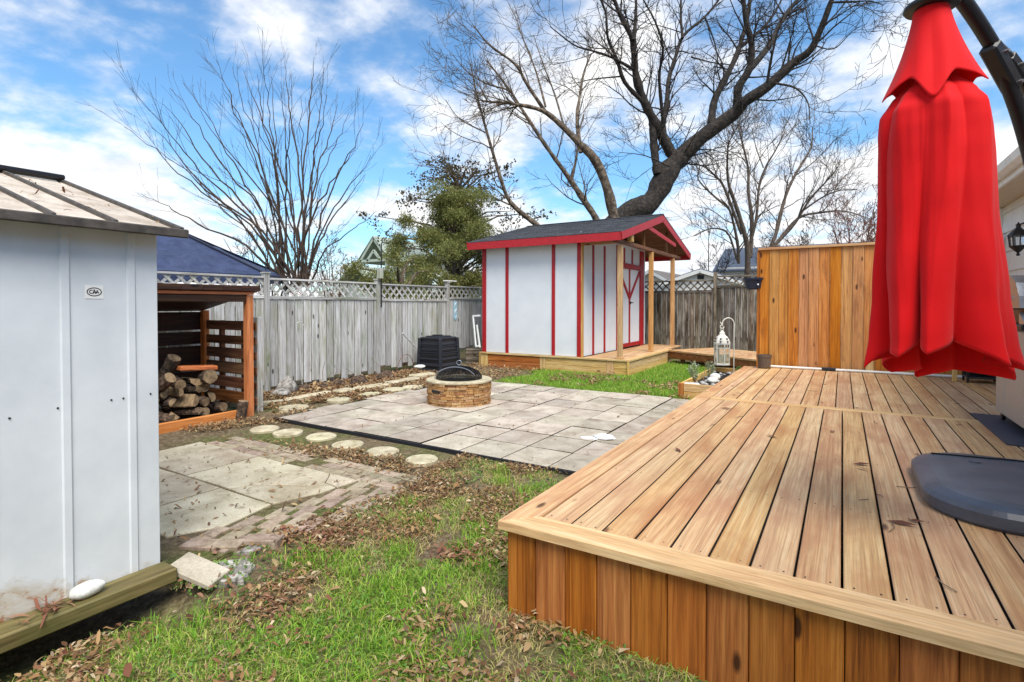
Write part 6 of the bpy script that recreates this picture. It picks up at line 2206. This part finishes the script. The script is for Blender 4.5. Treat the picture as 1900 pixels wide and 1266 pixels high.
# ---------------------------------------------------------------- evergreen behind the fence
def evergreen(name, label, x, y, h, seed_, blobs, mats):
    rs_ = np.random.default_rng(seed_)
    ev = thing(name, label, 'tree', (x, y, 0))
    tw = Tw()
    tw.tube([(x, y, 0), (x + .05, y, h * .5), (x + .1, y, h * .92)], [.16, .10, .02], 8)
    P_ = {m_: [] for m_ in mats}
    for (bx, by, bz, rx, rz, n_, m_) in blobs:
        c_ = np.array([x + bx, y + by, bz])
        tw.tube([(x, y, max(.6, bz - .7)), tuple((np.array([x, y, bz - .2]) + c_) / 2), tuple(c_)], [.04, .025, .008], 5)
        # feathery sprays: points along short drooping rays from the clump centre
        for _ in range(n_ // 9):
            d_ = rs_.normal(size=3)
            d_ /= np.linalg.norm(d_)
            d_ = d_ * np.array([rx, rx, rz])
            L = rs_.uniform(.45, 1.05)
            for f in np.linspace(.45, 1, 9):
                p = c_ + d_ * L * f + rs_.normal(size=3) * .022
                p[2] -= .10 * f * f
                P_[m_].append(p)
    tw.build('trunk', M['bark_grey'], ev, (x, y, 0))
    for m_, pts_ in P_.items():
        if pts_:
            V_, T_ = leaf_cloud(pts_, .058 if m_ == 'cedar_leaf' else .085, rs_, .34 if m_ == 'cedar_leaf' else .62, -.25)
            tri_mesh('crown', V_, T_, M[m_], parent=ev, loc=(x, y, 0))
    return ev


cr = random.Random(9)
bl = []
for k_ in range(78):
    z_ = cr.uniform(1.4, 4.6)
    a = cr.uniform(0, 2 * PI)
    q = cr.uniform(.15, 1.0) * (2.1 if z_ < 2.9 else 2.1 - (z_ - 2.9) * .8)
    bl.append((q * math.cos(a), q * math.sin(a), z_, cr.uniform(.42, .66), cr.uniform(.30, .44), 1700, 'cedar_leaf'))
evergreen('cedar_tree', 'yellow-green feathery cedar growing behind the fence beside the shed', -9.6, 12.2, 4.3, 41, bl, ['cedar_leaf'])
bl = []
for k_ in range(60):
    z_ = cr.uniform(3.0, 6.0)
    a = cr.uniform(0, 2 * PI)
    q = math.sqrt(cr.uniform(.02, 1.0)) * (3.0 - abs(z_ - 4.0) * .8)
    bl.append((q * math.cos(a), q * math.sin(a), z_, cr.uniform(.5, .9), cr.uniform(.4, .6), 110, 'dark_leaf'))
evergreen('leafy_tree', 'dark sparse-leaved tree above the yellow-green cedar', -10.9, 14.2, 5.6, 42, bl, ['dark_leaf'])
bl = []
for k_ in range(16):
    z_ = cr.uniform(1.2, 2.5)
    bl.append((cr.uniform(-.5, .5), cr.uniform(-1.1, 1.1), z_, cr.uniform(.3, .45), cr.uniform(.22, .3), 900, 'cedar_leaf'))
evergreen('cedar_shrub', 'low green shrub showing over the fence below the playhouse roof', -8.5, 8.9, 2.4, 43, bl, ['cedar_leaf'])

# ================================================================ lawn and leaf litter
def blades(pts, h, w, rs_, lean_=.5):
    pts = np.asarray(pts)
    n_ = len(pts)
    a = rs_.uniform(0, 2 * PI, n_)
    hh = h * rs_.uniform(.55, 1.35, n_)
    ww = w * rs_.uniform(.7, 1.3, n_)
    ln_ = lean_ * rs_.uniform(.2, 1.3, n_) * hh
    b = rs_.uniform(0, 2 * PI, n_)
    dx, dy = np.cos(a), np.sin(a)
    sx, sy = np.cos(b) * ww / 2, np.sin(b) * ww / 2
    z = np.zeros(n_)
    v0 = pts + np.stack([sx, sy, z], 1)
    v1 = pts - np.stack([sx, sy, z], 1)
    mid = pts + np.stack([dx * ln_ * .35, dy * ln_ * .35, hh * .6], 1)
    v2 = mid + np.stack([sx, sy, z], 1) * .8
    v3 = mid - np.stack([sx, sy, z], 1) * .8
    v4 = pts + np.stack([dx * ln_, dy * ln_, hh * (1 - .25 * lean_)], 1)
    V_ = np.stack([v0, v1, v2, v3, v4], 1).reshape(-1, 3)
    b_ = np.arange(n_)[:, None] * 5
    T_ = np.concatenate([b_ + np.array([[0, 1, 3]]), b_ + np.array([[0, 3, 2]]), b_ + np.array([[2, 3, 4]])])
    return V_, T_


def fbm(P, s_, seed_):
    """cheap value noise in numpy, 0..1"""
    P = np.asarray(P) * s_
    tot = np.zeros(len(P))
    amp_ = 1.0
    sm = 0.0
    for o_ in range(3):
        q = P * 2 ** o_ + seed_ * 13.7
        i_ = np.floor(q).astype(np.int64)
        f = q - i_
        f = f * f * (3 - 2 * f)

        def hsh(a_, b_):
            h_ = (a_ * 374761393 + b_ * 668265263 + seed_ * 1442695041) & 0xffffffff
            h_ = ((h_ ^ (h_ >> 13)) * 1274126177) & 0xffffffff
            return ((h_ ^ (h_ >> 16)) & 0xffff) / 65535.0
        v = (hsh(i_[:, 0], i_[:, 1]) * (1 - f[:, 0]) + hsh(i_[:, 0] + 1, i_[:, 1]) * f[:, 0]) * (1 - f[:, 1]) + \
            (hsh(i_[:, 0], i_[:, 1] + 1) * (1 - f[:, 0]) + hsh(i_[:, 0] + 1, i_[:, 1] + 1) * f[:, 0]) * f[:, 1]
        tot += amp_ * v
        sm += amp_
        amp_ *= .5
    return tot / sm


def inpoly(P, poly):
    x, y = P[:, 0], P[:, 1]
    ins_ = np.zeros(len(P), bool)
    j = len(poly) - 1
    for i in range(len(poly)):
        xi, yi = poly[i]
        xj, yj = poly[j]
        c_ = ((yi > y) != (yj > y)) & (x < (xj - xi) * (y - yi) / (yj - yi + 1e-12) + xi)
        ins_ ^= c_
        j = i
    return ins_


def scatter(n_, x0, x1, y0, y1):
    return np.stack([nrg.uniform(x0, x1, n_), nrg.uniform(y0, y1, n_)], 1)


def hard(P):
    """paved or built ground"""
    m_ = (P[:, 0] > -5.73) & (P[:, 0] < -1.1) & (P[:, 1] > 3.85) & (P[:, 1] < 7.67)
    m_ |= (P[:, 0] > -5.35) & (P[:, 0] < -2.83 + .10 * (P[:, 1] - 2.1)) & (P[:, 1] > 1.72) & (P[:, 1] < 3.05)
    m_ |= (P[:, 0] > -5.35) & (P[:, 0] < -3.12) & (P[:, 1] > 1.45) & (P[:, 1] < 1.8)
    m_ |= (P[:, 0] > -1.265) & (P[:, 1] > 1.99)
    m_ |= (P[:, 0] < -2.52 - .05 * np.sin(P[:, 1] * 9)) & (P[:, 1] < 1.30)
    m_ |= (P[:, 0] > -2.02) & (P[:, 1] > 7.78) & (P[:, 1] < 10.17)
    m_ |= (P[:, 0] > -6.86) & (P[:, 0] < -3.40) & (P[:, 1] > 9.66)
    m_ |= (P[:, 0] < -6.1) & (P[:, 1] > 1.7) & (P[:, 1] < 3.95)
    return m_


stepc = np.array([(-5.33, 3.50), (-4.97, 3.53), (-4.53, 3.60), (-4.05, 3.53), (-3.59, 3.53), (-3.11, 3.53), (-6.07, 4.40), (-6.04, 5.11), (-5.98, 5.66), (-5.94, 6.53), (-5.94, 6.10)])


def on_step(P):
    d_ = np.min(np.hypot(P[:, None, 0] - stepc[None, :, 0], P[:, None, 1] - stepc[None, :, 1]), axis=1)
    return d_ < .155


def z3(P, z_=-0.012):
    return np.concatenate([P, np.full((len(P), 1), z_)], 1)


# near lawn
P = scatter(150000, -2.85, 1.3, .55, 3.86)
n_a = fbm(P, 1.7, 3)
n_b = fbm(P, 5.0, 5)
dist_brick = np.clip((P[:, 0] + 2.75) * .9 - (P[:, 1] - 1.9) * .12, -1, 1.5)      # sparse by the bricks, thick towards the deck
dens = .38 * n_a + .42 * n_b + .34 * np.clip(dist_brick, -.4, .75) + .10 * (P[:, 1] < 1.6)
bald = np.exp(-((P[:, 0] + 2.30) ** 2 / .05 + (P[:, 1] - 1.50) ** 2 / .035)) + .6 * np.exp(-((P[:, 0] + 1.15) ** 2 / .10 + (P[:, 1] - 1.72) ** 2 / .03)) \
    + .5 * np.exp(-((P[:, 0] + 1.9) ** 2 / .03 + (P[:, 1] - 2.25) ** 2 / .03)) + .5 * np.exp(-((P[:, 0] + 2.45) ** 2 / .05 + (P[:, 1] - 2.35) ** 2 / .12))
keep = (dens - .55 * bald > .49 + .27 * nrg.random(len(P))) & ~hard(P) & ~on_step(P)
PN = P[keep]
V_, T_ = blades(z3(PN), .041, .0044, nrg, 1.1)
tri_mesh('grass', V_, T_, M['grass'], 'stuff')
bpy.data.objects['grass']['label'] = 'green lawn grass in front of the deck'
bpy.data.objects['grass']['category'] = 'grass'
# tufts of longer darker grass
tc = scatter(46, -2.5, .4, 1.0, 3.7)
tc = np.vstack([tc, [(-2.02, 2.10), (-2.35, 1.85), (-2.1, 1.82), (-1.62, 2.75), (-1.75, 3.1), (-2.2, 1.95)]])
tc = tc[~hard(tc)]
P = np.repeat(tc, 130, axis=0) + nrg.normal(size=(len(tc) * 130, 2)) * .055
P = P[~hard(P)]
V_, T_ = blades(z3(P), .07, .0045, nrg, .9)
o = tri_mesh('grass_tufts', V_, T_, M['grass'], 'stuff')
tag(o, 'longer tufts of green grass standing in the lawn', 'grass')
# dry blades
P = scatter(60000, -2.85, 1.0, .6, 3.86)
keep = (fbm(P, 2.6, 8) > .42) & ~hard(P) & ~on_step(P)
V_, T_ = blades(z3(P[keep]), .035, .0038, nrg, 1.6)
tag(tri_mesh('dry_grass', V_, T_, M['grass_dry'], 'stuff'), 'straw-coloured dry grass blades among the lawn', 'grass')
# far lawn
P = scatter(90000, -6.9, -1.25, 7.64, 13.5)
dens = fbm(P, 1.2, 12) * .5 + .5 - .75 * np.clip(-4.9 - P[:, 0], 0, 1.2)
keep = (dens > .45 + .15 * nrg.random(len(P))) & ~hard(P) & (P[:, 1] < 12.8 - .62 * (P[:, 0] + 3.4))
V_, T_ = blades(z3(P[keep]), .07, .008, nrg, .7)
tag(tri_mesh('grass_far', V_, T_, M['grass'], 'stuff'), 'lush green grass before the white shed platform', 'grass')
# clover
P = scatter(22000, -2.8, .6, .6, 3.8)
keep = (fbm(P, 2.2, 21) > .54) & ~hard(P) & ~on_step(P)
P = P[keep]
V_, T_ = leaf_cloud(np.concatenate([P, nrg.uniform(.0, .025, (len(P), 1))], 1), .015, nrg, .8, .6)
tag(tri_mesh('clover', V_, T_, M['clover'], 'stuff'), 'small round clover leaves spread through the lawn', 'clover')

# leaf litter
def litter(P, size, mat, name, label, z_=.0, zr=.02, aspect=.32, up=.0):
    pts_ = np.concatenate([P, z_ + nrg.uniform(0, zr, (len(P), 1))], 1)
    n_ = len(pts_)
    a = nrg.uniform(0, 2 * PI, n_)
    L = (size * nrg.uniform(.5, 1.5, n_))
    d_ = np.stack([np.cos(a), np.sin(a), nrg.normal(size=n_) * .22], 1)
    e_ = np.stack([-np.sin(a), np.cos(a), nrg.normal(size=n_) * .3], 1)
    up_ = np.array([[0, 0, 1.0]])
    L = L[:, None]
    w_ = L * aspect * .5 * nrg.uniform(.6, 1.5, (n_, 1))
    cur = nrg.normal(size=(n_, 1)) * .18
    v0 = pts_
    v1 = pts_ + d_ * L * .35 + e_ * w_ + up_ * L * .10
    v2 = pts_ + d_ * L * .35 - e_ * w_ + up_ * L * .10
    v3 = pts_ + d_ * L * .7 + e_ * w_ * .8 + up_ * L * (.10 + cur)
    v4 = pts_ + d_ * L * .7 - e_ * w_ * .8 + up_ * L * (.10 + cur)
    v5 = pts_ + d_ * L + up_ * L * cur
    V_ = np.stack([v0, v1, v2, v3, v4, v5], 1).reshape(-1, 3)
    b_ = np.arange(n_)[:, None] * 6
    T_ = np.concatenate([b_ + np.array([[0, 1, 2]]), b_ + np.array([[1, 3, 4]]), b_ + np.array([[1, 4, 2]]), b_ + np.array([[3, 5, 4]])])
    return tag(tri_mesh(name, V_, T_, M[mat], 'stuff'), label, 'leaves')


P = scatter(60000, -2.9, .8, .6, 3.86)
db_ = np.clip((P[:, 0] + 2.75) * .9 - (P[:, 1] - 1.9) * .12, -1, 1.5)
dens = fbm(P, 3.0, 31) - .30 * np.clip(db_, -.3, .55)
keep = (dens > .34 + .22 * nrg.random(len(P))) & ~hard(P) & ~on_step(P)
litter(P[keep], .030, 'leaf_brown', 'leaf_litter', 'brown fallen leaves strewn over the lawn by the metal shed', .0, .03)
P = scatter(26000, -6.1, -2.7, 1.3, 3.88)
dens = fbm(P, 2.4, 33)
edge = np.exp(-((P[:, 1] - 3.2) / .28) ** 2) * .22 + np.exp(-((P[:, 1] - 1.5) / .2) ** 2) * .25
hp_ = hard(P)
keep = (dens + edge > .62 + .2 * nrg.random(len(P))) & ~hp_ & ~on_step(P)
litter(P[keep], .036, 'leaf_brown', 'terrace_litter', 'brown fallen leaves and chips around the stepping stones', .0, .025)
P = scatter(380, -5.3, -2.85, 1.5, 3.05)
litter(P, .042, 'leaf_brown', 'slab_litter', 'scattered narrow fallen leaves lying on the pale slabs', .026, .006, .2)
P = scatter(260, -5.6, -1.3, 3.9, 7.6)
litter(P, .04, 'leaf_brown', 'patio_litter', 'few scattered fallen leaves on the paved square', .034, .006, .22)
P = scatter(30000, -7.5, -5.7, 3.5, 8.6)
keep = (fbm(P, 2.0, 35) + .25 * (P[:, 0] < -6.1) > .5 + .3 * nrg.random(len(P))) & ~on_step(P) & ~hard(P)
litter(P[keep], .05, 'leaf_brown', 'bed_litter', 'thick brown leaf litter and bark chips in the bed under the fence', .0, .04, .4)
P = np.array([-2.62, 2.02]) + nrg.normal(size=(420, 2)) * np.array([.24, .16])
P = np.vstack([P, np.array([-2.2, 1.47]) + nrg.normal(size=(150, 2)) * np.array([.20, .12]), np.array([-1.75, 2.3]) + nrg.normal(size=(240, 2)) * np.array([.10, .07])])
P = P[~hard(P)]
litter(P, .030, 'leaf_red', 'red_litter', 'reddish drift of fallen leaves at the brick border', .0, .03, .4)
P = scatter(170, -2.7, .6, .8, 3.7)
P = P[~hard(P)]
litter(P, .045, 'leaf_brown', 'large_leaves', 'larger curled dry leaves lying on the grass', .02, .02, .5)
P = np.array([-2.755, .86]) + nrg.normal(size=(40, 2)) * np.array([.015, .05])
litter(P, .07, 'leaf_red', 'sill_leaves', 'reddish needles and leaves gathered on the metal shed sill', .105, .01, .12)
P = scatter(9000, -6.9, -1.6, 7.6, 9.9)
keep = ((fbm(P, 1.5, 41) > .62) | (P[:, 0] < -5.2) & (nrg.random(len(P)) < .5)) & ~hard(P)
litter(P[keep], .05, 'leaf_brown', 'lawn_litter', 'fallen leaves scattered on the far lawn edge', .02, .04, .4)
P = nrg.uniform(0, 1, (160, 2)) * np.array([1.35, 2.3]) + np.array([-4.12, -.95])
zz = 1.735 + (P[:, 0] + 2.735) / (-4.16 + 2.735) * (2.125 - 1.715)
o = litter(P, .035, 'leaf_brown', 'roof_litter', 'bits of twig and leaf caught on the tan shed roof', 0.0, .0, .25)
me_ = o.data
co_ = np.empty(len(me_.vertices) * 3, dtype=np.float32)
me_.vertices.foreach_get('co', co_)
co_ = co_.reshape(-1, 3)
co_[:, 2] += np.repeat(zz, 6).astype(np.float32)
me_.vertices.foreach_set('co', co_.ravel())
me_.update()
# dry stems standing under the fence
sr = random.Random(8)
for k_ in range(12):
    y = sr.uniform(5.6, 7.4)
    x = sr.uniform(-7.35, -6.9)
    t = MB()
    h_ = sr.uniform(.15, .42)
    t.tube([(x, y, -.01), (x + sr.uniform(-.06, .06), y + sr.uniform(-.08, .08), h_ * .6), (x + sr.uniform(-.12, .12), y + sr.uniform(-.16, .16), h_)], [.006, .005, .003], 5)
    tag(t.build('dead_weed', M['bark_tan']), 'pale dry plant stem sticking up from the fence bed', 'stem', 'dry stems in the fence bed')
